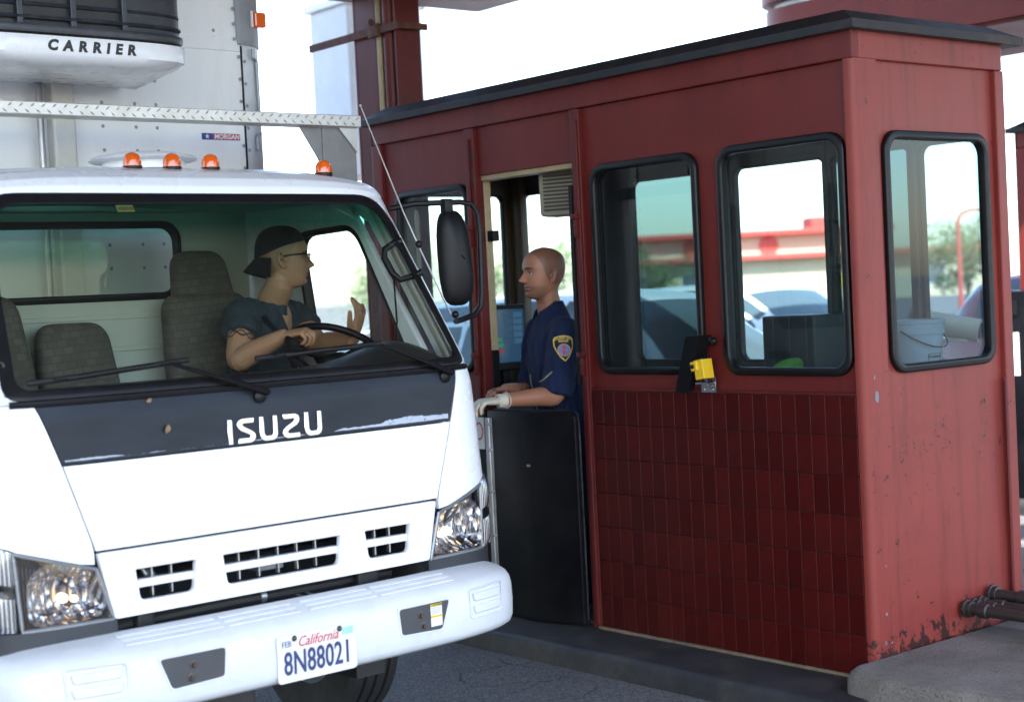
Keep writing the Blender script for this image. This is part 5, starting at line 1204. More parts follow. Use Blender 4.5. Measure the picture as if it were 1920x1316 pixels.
def make_car(label, paint, S, loc, rz, group='cars waiting in the far lanes', hwid=0.90):
    c = thing('car', label, 'car', loc, rz, group)
    def sec(x, k):      # k 0..1 up the half section
        zr, zb = smooth_tab(S['roof'], x), lerp_tab(S['belt'], x)
        zb = min(zb, zr - 0.02); e = (abs(x) / 2.32)
        W = hwid * (1 - 0.22 * e ** 5); hasroof = max(0.0, min(1.0, (zr - zb - 0.06) / 0.35))
        Wt = W * (0.95 - 0.27 * hasroof)
        pts = [(0.0, 0.24), (W * 0.9, 0.24), (W * 0.985, 0.42), (W, 0.62), (W * 0.985, zb), (W * 0.985 * 0.3 + Wt * 0.7, zb + (zr - zb) * 0.72), (Wt * 0.88, zr - 0.03 * hasroof), (Wt * 0.5, zr - 0.002), (0.0, zr + 0.008)]
        i = min(int(k * 8), 7); f = k * 8 - i
        return (pts[i][0] * (1 - f) + pts[i + 1][0] * f, pts[i][1] * (1 - f) + pts[i + 1][1] * f)
    b = B(); nx, nk = 56, 16
    xs = [-2.30 + 4.62 * i / nx for i in range(nx + 1)]
    for sg in (1, -1):
        V = [[b.bm.verts.new((x, sg * sec(x, k / nk)[0], sec(x, k / nk)[1])) for k in range(nk + 1)] for x in xs]
        for i in range(nx):
            for k in range(nk): b.bm.faces.new((V[i][k], V[i + 1][k], V[i + 1][k + 1], V[i][k + 1]))
        b.bm.faces.new(V[0]); b.bm.faces.new(V[-1])
    bmesh.ops.remove_doubles(b.bm, verts=b.bm.verts, dist=0.002)
    body = b.build('body', paint, c, True, 45)
    for sg in (1, -1):
        for (xa, xb) in S['win']:
            b = B()
            def fw(a, d, xa=xa, xb=xb, sg=sg):
                x = xa + (xb - xa) * a; y, z = sec(x, (4 + 0.12 + 1.70 * d) / 8); return (x, sg * (y + 0.006), z + 0.002)
            b.grid(fw, 8, 5); b.build('side_window', M_CGL, c, True)
        b = B(); b.box(0.62, sg * (hwid + 0.10) - 0.09, 0.98, 0.78, sg * (hwid + 0.10) + 0.07, 1.12, 0.03); b.build('wing_mirror', paint, c, True, 40)
        b = B(); b.sphere((2.16, sg * 0.62, 0.74), (0.10, 0.17, 0.075), 12); b.build('headlight', mat('car_lamp', (0.75, 0.77, 0.8), 0.1, metal=0.3), c, True)
        b = B(); b.sphere((-2.22, sg * 0.66, 0.88), (0.07, 0.12, 0.10), 12); b.build('tail_light', mat('tail_red', (0.5, 0.02, 0.02), 0.2), c, True)
        for xw in (1.42, -1.38):
            M_ = Matrix.Translation((xw, sg * (hwid - 0.10), 0.33)) @ Matrix.Rotation(R(90), 4, 'X')
            b = B(); b.lathe([(0.21, -0.105), (0.30, -0.11), (0.33, -0.08), (0.33, 0.08), (0.30, 0.11), (0.21, 0.105)], 28, M_); w = b.build('wheel', M_TYRE, c, True, 40)
            b = B(); b.lathe([(0.215, -0.11), (0.19, -0.08), (0.05, -0.09), (0.0, -0.09)], 20, M_); b.lathe([(0.215, 0.11), (0.19, 0.08), (0.05, 0.09), (0.0, 0.09)], 20, M_); b.build('rim', M_STEEL, w, True, 40)
    b = B()
    def fws(a, d):
        x = S['ws'][0] + (S['ws'][1] - S['ws'][0]) * (1 - d); zr = smooth_tab(S['roof'], x); k = 6.1 / 8
        yy, z = sec(x, k); t = -1 + 2 * a; return (x + 0.004, t * yy * 0.97, zr + 0.010 - (zr - z) * t * t)
    b.grid(fws, 10, 8); b.build('windscreen', M_CGL, c, True)
    b = B(); b.box(2.27, -0.5, 0.42, 2.335, 0.5, 0.58, 0.02); b.build('grille', M_BLKP, c)
    return c
make_car('silver-blue crossover seen through the near booth windows in the next lane', car_paint('paint_silver', (0.74, 0.77, 0.80), 0.1), SUV, (7.95, 8.3, 0), R(-90))
make_car('white sport utility car beyond the silver-blue crossover, with big wing mirror', car_paint('paint_white', (0.8, 0.8, 0.8), 0.0), SUV, (12.7, 11.3, 0), R(-90), hwid=0.95)
make_car('red car with dark windows seen through the booth end window', car_paint('paint_red', (0.45, 0.03, 0.04), 0.1), SUV, (12.7, 6.2, 0), R(-90))
make_car('pale red car waiting behind the silver-blue crossover, seen past the driver', car_paint('paint_coral', (0.62, 0.16, 0.15), 0.1), SED, (7.95, 14.2, 0), R(-90))
make_car('white sedan far back in the outer lane behind the attendant', car_paint('paint_white', (0.8, 0.8, 0.8), 0.0), SED, (12.7, 17.0, 0), R(-90))
make_car('blue-grey sedan farthest back in the outer lane', car_paint('paint_blue', (0.12, 0.18, 0.28), 0.3), SED, (12.7, 22.5, 0), R(-90))
# ------------------------------------------------------------------ security camera on its post in the next lane
cc = thing('security_camera', 'cream bullet security camera on a bracket seen through the end window', 'camera', (7.05, 4.95, 0), R(-66))
M_CCW = mat('camera_cream', (0.62, 0.58, 0.48), 0.4)
b = B(); b.tube([(-0.16, 0, 1.46), (0.20, 0, 1.385)], 0.062, 20); b.build('housing', M_CCW, cc, True, 40)
b = B(); b.tube([(0.19, 0, 1.387), (0.206, 0, 1.384)], 0.045, 20); b.build('lens', M_BLKP, cc, True, 40)
b = B(); b.box(-0.06, -0.03, 1.33, 0.14, 0.03, 1.352, 0.004); b.tube([(0.0, 0, 1.33), (-0.02, 0, 1.24), (-0.02, 0, 1.2)], 0.02, 10); b.build('bracket', M_CCW, cc, True, 40)
b = B(); b.box(-0.05, -0.05, 0.0, 0.03, 0.05, 1.20, 0.005); b.build('post', M_BLKP, cc)
# ------------------------------------------------------------------ low building with red roofs far behind
fwd = Vector((0.636, 0.771, 0)); rgt = Vector((0.771, -0.636, 0))
bp = fwd * 118 + rgt * 20.5
bd = thing('plaza_building', 'low cream building with stacked red eaves and a red roundel behind the cars', 'building', bp, math.atan2(rgt.y, rgt.x) + R(2))
M_STUC = mat('cream_stucco', (0.52, 0.43, 0.31), 0.85, var=0.06)
M_EAVE = mat('red_eave', (0.46, 0.06, 0.05), 0.6)
b = B(); b.box(-13, 0, 0, 16, 9, 3.35); b.build('wall', M_STUC, bd)
b = B(); b.box(-14, -0.9, 3.35, 17, 10, 3.75, 0.05); b.build('eave', M_EAVE, bd)
b = B(); b.box(-10, 1.2, 3.75, 8, 8.5, 5.2); b.build('clerestory_wall', M_STUC, bd)
b = B(); b.box(-11.2, 0.3, 5.2, 9.0, 9.5, 5.6, 0.05); b.build('upper_eave', M_EAVE, bd)
b = B(); b.box(3.0, 2, 5.6, 5.2, 5, 6.5, 0.1); b.build('roof_lantern', M_EAVE, bd)
for xx in (-6.3, -0.5):
    b = B(); b.lathe([(0.0, 0), (0.75, 0), (0.75, 0.1), (0.0, 0.1)], 24, Matrix.Translation((xx, 1.2, 4.45)) @ Matrix.Rotation(R(90), 4, 'X')); b.build('roundel', M_EAVE, bd)
for xx in (-11, -7.5, 6.5, 10.5):
    b = B(); b.box(xx, -0.05, 0.9, xx + 2.2, 0.02, 2.6); w_ = b.build('window', M_SIGNW, bd)
    b = B(); b.box(xx + 0.1, -0.09, 1.0, xx + 2.1, -0.051, 2.5); b.build('pane', M_CGL, w_)
b = B(); b.box(3.4, -1.6, 1.2, 7.4, -1.5, 2.0); b.build('notice_board', M_YEL, bd)
for (dx, dy, hh) in ((30, 13, 8.5), (60, -6, 9.0)):
    pass
lp_p = fwd * 46 + rgt * 13.3
lp = thing('street_lamp', 'slim red street lamp with curved arm far behind the end window', 'street lamp', lp_p, R(-40))
b = B(); b.tube([(0, 0, 0), (0, 0, 3.0), (0, 0, 3.2), (0.1, 0, 3.4), (0.35, 0, 3.5), (0.8, 0, 3.5)], [0.08, 0.06, 0.06, 0.05, 0.045, 0.04], 10); b.build('pole', M_EAVE, lp, True)
b = B(); b.sphere((0.95, 0, 3.48), (0.25, 0.1, 0.06), 12); b.build('lamp_head', M_SIGNW, lp, True)
# ------------------------------------------------------------------ trees in the distance
M_BARK = mat('bark', (0.07, 0.05, 0.035), 0.9, var=0.3)
def leaf_mat(name, col):
    m = bpy.data.materials.new(name); nt, b = nodes_of(m)
    gi = nt.nodes.new('ShaderNodeNewGeometry')
    nt.links.new(_mix(nt, gi.outputs['Random Per Island'], tuple(x * 0.6 for x in col), tuple(x * 1.5 for x in col)), b.inputs['Base Color']); b.inputs['Roughness'].default_value = 0.6
    return m
M_LEAF = leaf_mat('leaves', (0.06, 0.10, 0.03))
def tree(label, loc, h, wd, seed):
    rnd = random.Random(seed)
    t = thing('tree', label, 'tree', loc, 0, 'trees beyond the plaza')
    b = B(); b.tube([(0, 0, 0), (0.1, 0, h * 0.3), (0.0, 0.1, h * 0.6), (0.1, 0.1, h * 0.9)], [h * 0.03, h * 0.024, h * 0.014, h * 0.004], 8)
    for k in range(6):
        a = rnd.uniform(0, 6.28); z0_ = h * rnd.uniform(0.3, 0.6); b.tube([(0, 0, z0_), (wd * 0.3 * math.cos(a), wd * 0.3 * math.sin(a), z0_ + h * 0.15), (wd * 0.45 * math.cos(a), wd * 0.45 * math.sin(a), z0_ + h * 0.25)], [h * 0.012, h * 0.008, h * 0.003], 6)
    b.build('trunk', M_BARK, t, True)
    vs_, fs_ = [], []
    cl = [(Vector((rnd.gauss(0, wd * 0.28), rnd.gauss(0, wd * 0.28), h * rnd.uniform(0.35, 0.92))), rnd.uniform(0.14, 0.26) * wd) for _ in range(22)]
    for c_, r_ in cl:
        for _ in range(110):
            d = Vector((rnd.gauss(0, 1), rnd.gauss(0, 1), rnd.gauss(0, 0.8))); d.normalize(); p = c_ + d * r_ * rnd.uniform(0.5, 1.05)
            s_ = rnd.uniform(0.10, 0.22) * h / 6; u_ = Vector((rnd.gauss(0, 1), rnd.gauss(0, 1), rnd.gauss(0, 1))).normalized(); v_ = u_.orthogonal().normalized()
            i0 = len(vs_); vs_ += [p - u_ * s_, p + v_ * s_ * 0.5, p + u_ * s_, p - v_ * s_ * 0.5]; fs_.append((i0, i0 + 1, i0 + 2, i0 + 3))
    raw('crown', vs_, fs_, M_LEAF, t)
for i, (d, s_, h, wd, lab) in enumerate(((95, 2.5, 5.0, 5.5, 'round green tree far off, right behind the attendant'), (100, -1.0, 5.5, 6.5, 'broad green tree far off, left of the attendant'), (90, -6.5, 5.0, 6, 'green tree far off behind the monitor'), (60, 17.6, 3.6, 3.2, 'small dark tree behind the security camera'), (105, 9.5, 4.5, 5.5, 'low green tree at the left end of the cream building'))):
    p = fwd * d + rgt * s_; tree(lab, p, h, wd, 11 + i)
# lane edge lines on the far road
M_LINE = mat('road_paint', (0.7, 0.7, 0.66), 0.7, dirt=0.4, dirtcol=(0.2, 0.2, 0.2))
for xx in (14.6, 18.2):
    b = B(); b.grid(lambda a, c, xx=xx: (xx + 0.12 * a, -20 + 80 * c, 0.004), 1, 8); tag(b.build('road_marking', M_LINE), kind='structure')

# dry leaves caught on the dark hood band
M_DRY = mat('dry_leaf', (0.20, 0.13, 0.07), 0.7, var=0.3, vscale=60)
for (u, z, a, L, lab) in ((-0.395, 1.340, 70, 0.030, 'small dry leaf stuck on the black hood band left of the chrome letters'), (-0.445, 1.432, 20, 0.022, 'curled dry leaf at the windscreen edge above the hood band')):
    vs_, fs_ = [], []
    for k in range(9):
        t = k / 8; hw_ = L * 0.30 * math.sin(math.pi * t) ** 0.8
        for s_ in (-1, 0, 1):
            x_, y_ = L * (t - 0.5), hw_ * s_
            vs_.append((x_ * math.cos(R(a)) - y_ * math.sin(R(a)), -0.004 - 0.25 * abs(y_) - 0.004 * math.sin(math.pi * t), x_ * math.sin(R(a)) + y_ * math.cos(R(a))))
    for k in range(8):
        for q in (0, 1): fs_.append((k * 3 + q, k * 3 + q + 1, k * 3 + q + 4, k * 3 + q + 3))
    lf = raw('leaf', vs_, fs_, M_DRY, None, True)
    lf.matrix_world = Matrix.Translation(TO + TU * u + TV * (surf(u, z) - 0.002) + Vector((0, 0, z))) @ Matrix.Rotation(YAW, 4, 'Z')
    tag(lf, lab, 'leaf', 'dry leaves on the hood')
# ------------------------------------------------------------------ people
def remesh(bm, voxel, smooth=2, fac=0.5):
    bmesh.ops.recalc_face_normals(bm, faces=bm.faces)
    me = bpy.data.meshes.new('tmp'); bm.to_mesh(me); bm.free()
    ob = bpy.data.objects.new('tmp', me); COL.objects.link(ob)
    md = ob.modifiers.new('r', 'REMESH'); md.mode = 'VOXEL'; md.voxel_size = voxel; md.adaptivity = 0.0
    if smooth:
        sm = ob.modifiers.new('s', 'SMOOTH'); sm.iterations = smooth; sm.factor = fac
    dg = bpy.context.evaluated_depsgraph_get()
    out = bpy.data.meshes.new_from_object(ob.evaluated_get(dg))
    bpy.data.objects.remove(ob); bpy.data.meshes.remove(me)
    return out
def frame(fwd_, up_):
    f = Vector(fwd_).normalized(); l = Vector(up_).cross(f).normalized(); u = f.cross(l)
    return Matrix((f, l, u)).transposed()
def capsule(b, pts, rs, n=16, flat=None):
    """closed round-ended limb"""
    P = [Vector(p) for p in pts]; r = [x if isinstance(x, (tuple, list)) else (x, x) for x in rs]
    d0 = (P[0] - P[1]).normalized(); d1 = (P[-1] - P[-2]).normalized()
    Q, S = [], []
    for k in (0.95, 0.7, 0.35): Q.append(P[0] + d0 * (min(r[0]) * k)); q = math.sqrt(1 - k * k); S.append((r[0][0] * q, r[0][1] * q))
    Q += P; S += r
    for k in (0.35, 0.7, 0.95): Q.append(P[-1] + d1 * (min(r[-1]) * k)); q = math.sqrt(1 - k * k); S.append((r[-1][0] * q, r[-1][1] * q))
    b.tube(Q, S, n, flat=flat)
def dense(pts, rs, k=5):
    """Catmull-Rom refinement of a limb"""
    P = [Vector(p) for p in pts]; Rr = [x if isinstance(x, (tuple, list)) else (x, x) for x in rs]
    oP, oR = [], []
    for i in range(len(P) - 1):
        a, b_, c, d = P[max(i - 1, 0)], P[i], P[i + 1], P[min(i + 2, len(P) - 1)]
        for j in range(k):
            t = j / k
            oP.append(0.5 * ((2 * b_) + (c - a) * t + (2 * a - 5 * b_ + 4 * c - d) * t * t + (3 * b_ - a - 3 * c + d) * t ** 3))
            oR.append(tuple(Rr[i][q] * (1 - t) + Rr[i + 1][q] * t for q in (0, 1)))
    oP.append(P[-1]); oR.append(Rr[-1]); return oP, oR
HEAD = [(-0.121, 0.030, -0.015, 0.018), (-0.114, 0.062, -0.032, 0.034), (-0.100, 0.076, -0.045, 0.047), (-0.085, 0.079, -0.056, 0.055), (-0.068, 0.083, -0.066, 0.061), (-0.050, 0.086, -0.078, 0.066), (-0.030, 0.087, -0.090, 0.070), (-0.010, 0.086, -0.099, 0.0735), (0.010, 0.0875, -0.104, 0.0755), (0.030, 0.092, -0.106, 0.0765), (0.050, 0.091, -0.105, 0.0755), (0.072, 0.082, -0.099, 0.071), (0.092, 0.064, -0.085, 0.061), (0.106, 0.043, -0.064, 0.047), (0.115, 0.020, -0.040, 0.030), (0.119, 0.002, -0.020, 0.012)]
def head_disp(y, z, P):
    ay = abs(y)
    d = lerp_tab([(-0.054, 0), (-0.049, 0.005), (-0.043, 0.019), (-0.036, 0.0265 * P['nose']), (-0.028, 0.0235 * P['nose']), (-0.010, 0.0135 * P['nose']), (0.006, 0.0055), (0.018, 0.001), (0.024, 0)], z) * gauss(y, lerp_tab([(-0.045, 0.0150), (-0.03, 0.0125), (-0.01, 0.0095), (0.02, 0.010)], z))
    d -= 0.0095 * gauss(ay - 0.031, 0.015) * gauss(z - 0.001, 0.011)
    d += 0.0045 * gauss(ay - 0.032, 0.0105) * gauss(z + 0.001, 0.0065)
    d += 0.0050 * P['brow'] * gauss(ay - 0.028, 0.024) * gauss(z - 0.020, 0.008)
    d += 0.0035 * gauss(ay - 0.045, 0.018) * gauss(z + 0.022, 0.016)
    d += 0.0065 * gauss(y, 0.021) * gauss(z + 0.0605, 0.0048) + 0.0075 * gauss(y, 0.019) * gauss(z + 0.0735, 0.0052)
    d -= 0.0065 * gauss(y, 0.023) * gauss(z + 0.0667, 0.0026) * P['mouth'] + 0.0045 * gauss(y, 0.02) * gauss(z + 0.084, 0.006)
    d += 0.0065 * gauss(y, 0.019) * gauss(z + 0.101, 0.011)
    return d
def add_head(b, M, c, P, s=1.0):
    n = 72; rings = []
    zs = [-0.121 + 0.240 * (k / 96.0) for k in range(97)]
    for z in zs:
        f, bk, w = (smooth_tab([(r[0], r[q]) for r in HEAD], z) for q in (1, 2, 3))
        ring = []
        for k in range(n):
            t = 2 * math.pi * k / n; cc, ss = math.cos(t), math.sin(t)
            p = 0.88
            x = (f if cc > 0 else -bk) * math.copysign(abs(cc) ** p, cc); y = w * math.copysign(abs(ss) ** p, ss)
            if cc > 0: x += head_disp(y, z, P) * min(1, cc * 2.2)
            ring.append(b.bm.verts.new(c + M @ Vector((x, y, z)) * s))
        rings.append(ring)
    for A, Bq in zip(rings, rings[1:]):
        for k in range(n): b.bm.faces.new((A[k], A[(k + 1) % n], Bq[(k + 1) % n], Bq[k]))
    b.bm.faces.new(rings[0][::-1]); b.bm.faces.new(rings[-1])
    for sg in (-1, 1):     # ears: rim, bowl and lobe
        E = Matrix.Rotation(R(-12), 3, 'Y') @ Matrix.Rotation(sg * R(32), 3, 'Z')
        o = Vector((-0.010, sg * 0.0800, -0.010))
        pr = [c + M @ (o + E @ Vector((0.0 - 0.017 * math.cos(R(a)) * (1.0 if a > 0 else 1), sg * 0.008, 0.031 * math.sin(R(a)) + (0.004 if a > 0 else 0)))) * s for a in range(-95, 150, 14)]
        capsule(b, pr, [0.0042 * s] * len(pr), 8)
        b.sphere(c + M @ (o + E @ Vector((-0.002, sg * 0.001, -0.002))) * s, (0.014 * s, 0.0045 * s, 0.026 * s), 12, M @ E)
        b.sphere(c + M @ (o + E @ Vector((0.004, sg * 0.005, -0.026))) * s, (0.0085 * s, 0.0045 * s, 0.011 * s), 10, M @ E)
        b.sphere(c + M @ (o + E @ Vector((0.013, sg * 0.002, -0.004))) * s, (0.005 * s, 0.004 * s, 0.008 * s), 8, M @ E)
def add_hand(b, wrist, d, nrm, side, curls, thumb, s=1.0, spread=0.10):
    """d towards the fingers, nrm out of the back of the hand, side towards the thumb"""
    d = Vector(d).normalized(); side = Vector(side); side = (side - d * side.dot(d)).normalized(); n_ = Vector(nrm); n_ = (n_ - d * n_.dot(d) - side * n_.dot(side)).normalized()
    w = Vector(wrist)
    P = [w - d * 0.02 * s, w + d * 0.012 * s, w + d * 0.045 * s, w + d * 0.080 * s, w + d * 0.092 * s]
    capsule(b, P, [(0.020 * s, 0.027 * s), (0.017 * s, 0.031 * s), (0.0165 * s, 0.039 * s), (0.0135 * s, 0.040 * s), (0.010 * s, 0.037 * s)], 16, flat=n_)
    tips = []
    for i, (off, L, r) in enumerate(((0.030, 0.074, 0.0088), (0.010, 0.082, 0.0090), (-0.010, 0.076, 0.0086), (-0.029, 0.060, 0.0078))):
        p = w + d * (0.088 - 0.006 * abs(off) / 0.03 * (1.6 if off < 0 else 1)) * s + side * off * s
        ang = 0.0; pts = [p - d * 0.012 * s, p]; cu = curls[i]
        dd = (d + side * (off / 0.03) * spread).normalized()
        for q, (fr, cr) in enumerate(((0.46, cu[0]), (0.30, cu[1]), (0.24, cu[2]))):
            ang += R(cr); v = dd * math.cos(ang) - n_ * math.sin(ang); p = p + v * L * fr * s; pts.append(p)
        P_, R_ = dense(pts, [r * s * 1.05, r * s * 1.05, r * s, r * s * 0.92, r * s * 0.80], 3)
        capsule(b, P_, R_, 10); tips.append(pts[-1])
    p0 = w + d * 0.020 * s + side * 0.024 * s - n_ * 0.004 * s
    a, fwdness, down = thumb
    v1 = (side * math.cos(R(a)) + d * math.sin(R(a)) - n_ * down).normalized(); v2 = (v1 + d * fwdness - n_ * down * 0.5).normalized()
    pts = [p0, p0 + v1 * 0.040 * s, p0 + v1 * 0.040 * s + v2 * 0.030 * s, p0 + v1 * 0.040 * s + v2 * 0.056 * s]
    P_, R_ = dense(pts, [0.015 * s, 0.0125 * s, 0.0105 * s, 0.0085 * s], 3); capsule(b, P_, R_, 10)
    return tips
def skin_mat(name):
    m = bpy.data.materials.new(name); nt, b = nodes_of(m)
    at = nt.nodes.new('ShaderNodeAttribute'); at.attribute_name = 'pigment_shade'
    c = _mix(nt, _math(nt, 'MULTIPLY', _ramp(nt, _noise(nt, 60, 4), ((0.4, 0.0), (0.7, 1.0))), 0.12), at.outputs['Color'], (0.25, 0.09, 0.06))
    nt.links.new(c, b.inputs['Base Color']); b.inputs['Roughness'].default_value = 0.46
    b.inputs['Subsurface Weight'].default_value = 0.12; b.inputs['Subsurface Radius'].default_value = (0.012, 0.004, 0.002); b.inputs['Subsurface Scale'].default_value = 0.6
    _bump(nt, b, _noise(nt, 350, 3), 0.12, 0.001)
    return m
def lerp3(a, b_, t): t = max(0.0, min(1.0, t)); return tuple(x * (1 - t) + y * t for x, y in zip(a, b_))
def paint(me, fn):
    at = me.color_attributes.new('pigment_shade', 'FLOAT_COLOR', 'POINT')
    buf = []
    for v in me.vertices: buf += [*fn(v.co), 1.0]
    at.data.foreach_set('color', buf)
def face_pigment_shade(q, P, skin):
    """q in head space (metres at scale 1)"""
    x, y, z = q; ay = abs(y); c = skin
    lip, dark = P['lip'], P['hair']
    mott = noise.noise(Vector((x, y, z)) * 45)
    c = lerp3(c, P['flush'], 0.16 + 0.22 * mott)
    if x > -0.02:                                  # beard shadow, thinning towards cheek and ear
        zl = -0.052 + 0.010 * gauss(y, 0.02) + 0.16 * max(0.0, 0.035 - x) * 0.55
        t = P['stubble'] * max(0.0, min(1.0, (zl - z) / 0.016)) * max(0.0, min(1.0, (x + 0.01) / 0.03))
        c = lerp3(c, dark, t * (0.72 + 0.5 * noise.noise(Vector((x, y, z)) * 240)))
    if x > 0.03:
        c = lerp3(c, P['flush'], 0.35 * gauss(ay - 0.045, 0.02) * gauss(z + 0.03, 0.02) + 0.4 * gauss(y, 0.015) * gauss(z + 0.036, 0.01))
        mo = gauss(y, 0.024) ** 1.0
        if gauss(y, 0.025) > 0.32 and abs(z + 0.067) < 0.0105 and x > 0.07: c = lerp3(c, lip, 0.85)
        if gauss(y, 0.024) > 0.36 and abs(z + 0.0670) < 0.0022 and x > 0.07: c = (0.05, 0.015, 0.012)  # shade between the lips painted as a dark line
        zb = 0.0215 - 0.10 * max(0, ay - 0.035) + 0.05 * max(0, 0.02 - ay)
        if 0.010 < ay < 0.054 and abs(z - zb) < P['browh'] * (1 - 0.45 * max(0, ay - 0.036) / 0.018): c = lerp3(c, dark, 0.92)
        ex, ez = (ay - 0.0325) / 0.0145, (z + 0.0005) / 0.0052
        if ex * ex + ez * ez < 1.0:
            c = (0.40, 0.36, 0.33)
            if math.hypot(ay - 0.0325 + P['gaze'], z + 0.0005) < 0.0056: c = (0.03, 0.018, 0.012)
        elif ex * ex / 1.25 + (ez - 0.18) ** 2 / 1.75 < 1.0 and z > -0.002: c = lerp3(c, (0.02, 0.012, 0.01), 0.85)
        elif ex * ex / 1.5 + ez * ez / 3.2 < 1.0: c = lerp3(c, P['flush'], 0.4)
        if abs(ay - 0.0085) < 0.0035 and abs(z + 0.0475) < 0.0025: c = lerp3(c, (0.04, 0.015, 0.012), 0.8)  # nostril shade painted into the colour
    # scalp shadow of cropped hair
    hl = P['hairline'](x, ay, z)
    if hl > 0: c = lerp3(c, dark, min(P['scalp'], hl) * (0.85 + 0.3 * noise.noise(Vector((x, y, z)) * 300)))
    if ay > 0.0775 and -0.05 < z < 0.035 and x < 0.03:
        c = lerp3(skin, P['flush'], 0.6)
        if math.hypot((x + 0.006) / 0.009, (z + 0.008) / 0.016) < 1.0 and ay < 0.0865: c = lerp3(c, (0.07, 0.02, 0.015), 0.75)  # shade of the ear bowl painted into the colour
    return c
def folds(me, amp, fn=None, seed=0.0, axis=(1, 1, 0.35), sc=9.0):
    ns = [v.normal.copy() for v in me.vertices]
    for v, n in zip(me.vertices, ns):
        p = Vector((v.co.x * axis[0], v.co.y * axis[1], v.co.z * axis[2])) * sc + Vector((seed, seed, seed))
        a = 1.0 - abs(noise.noise(p)) * 2.0; b_ = noise.noise(p * 2.3 + Vector((5, 1, 2)))
        k = fn(v.co) if fn else 1.0
        v.co += n * (amp * k * (a * 0.6 + b_ * 0.6))
    me.update()
def cloth(name, col, rough=0.85, wv=900.0):
    m = bpy.data.materials.new(name); nt, b = nodes_of(m)
    c = _mix(nt, _ramp(nt, _noise(nt, 11, 6, 0.65), ((0.3, 0.0), (0.75, 1.0))), tuple(x * 0.8 for x in col), tuple(x * 1.25 for x in col))
    nt.links.new(c, b.inputs['Base Color']); b.inputs['Roughness'].default_value = rough
    b.inputs['Sheen Weight'].default_value = 0.03; b.inputs['Specular IOR Level'].default_value = 0.2
    h = _math(nt, 'ADD', _math(nt, 'MULTIPLY', _noise(nt, 34, 5, 0.6, stretch=(1, 1, 0.5)), 1.0), _math(nt, 'MULTIPLY', _noise(nt, wv, 2), 0.15))
    _bump(nt, b, h, 0.75, 0.014)
    return m

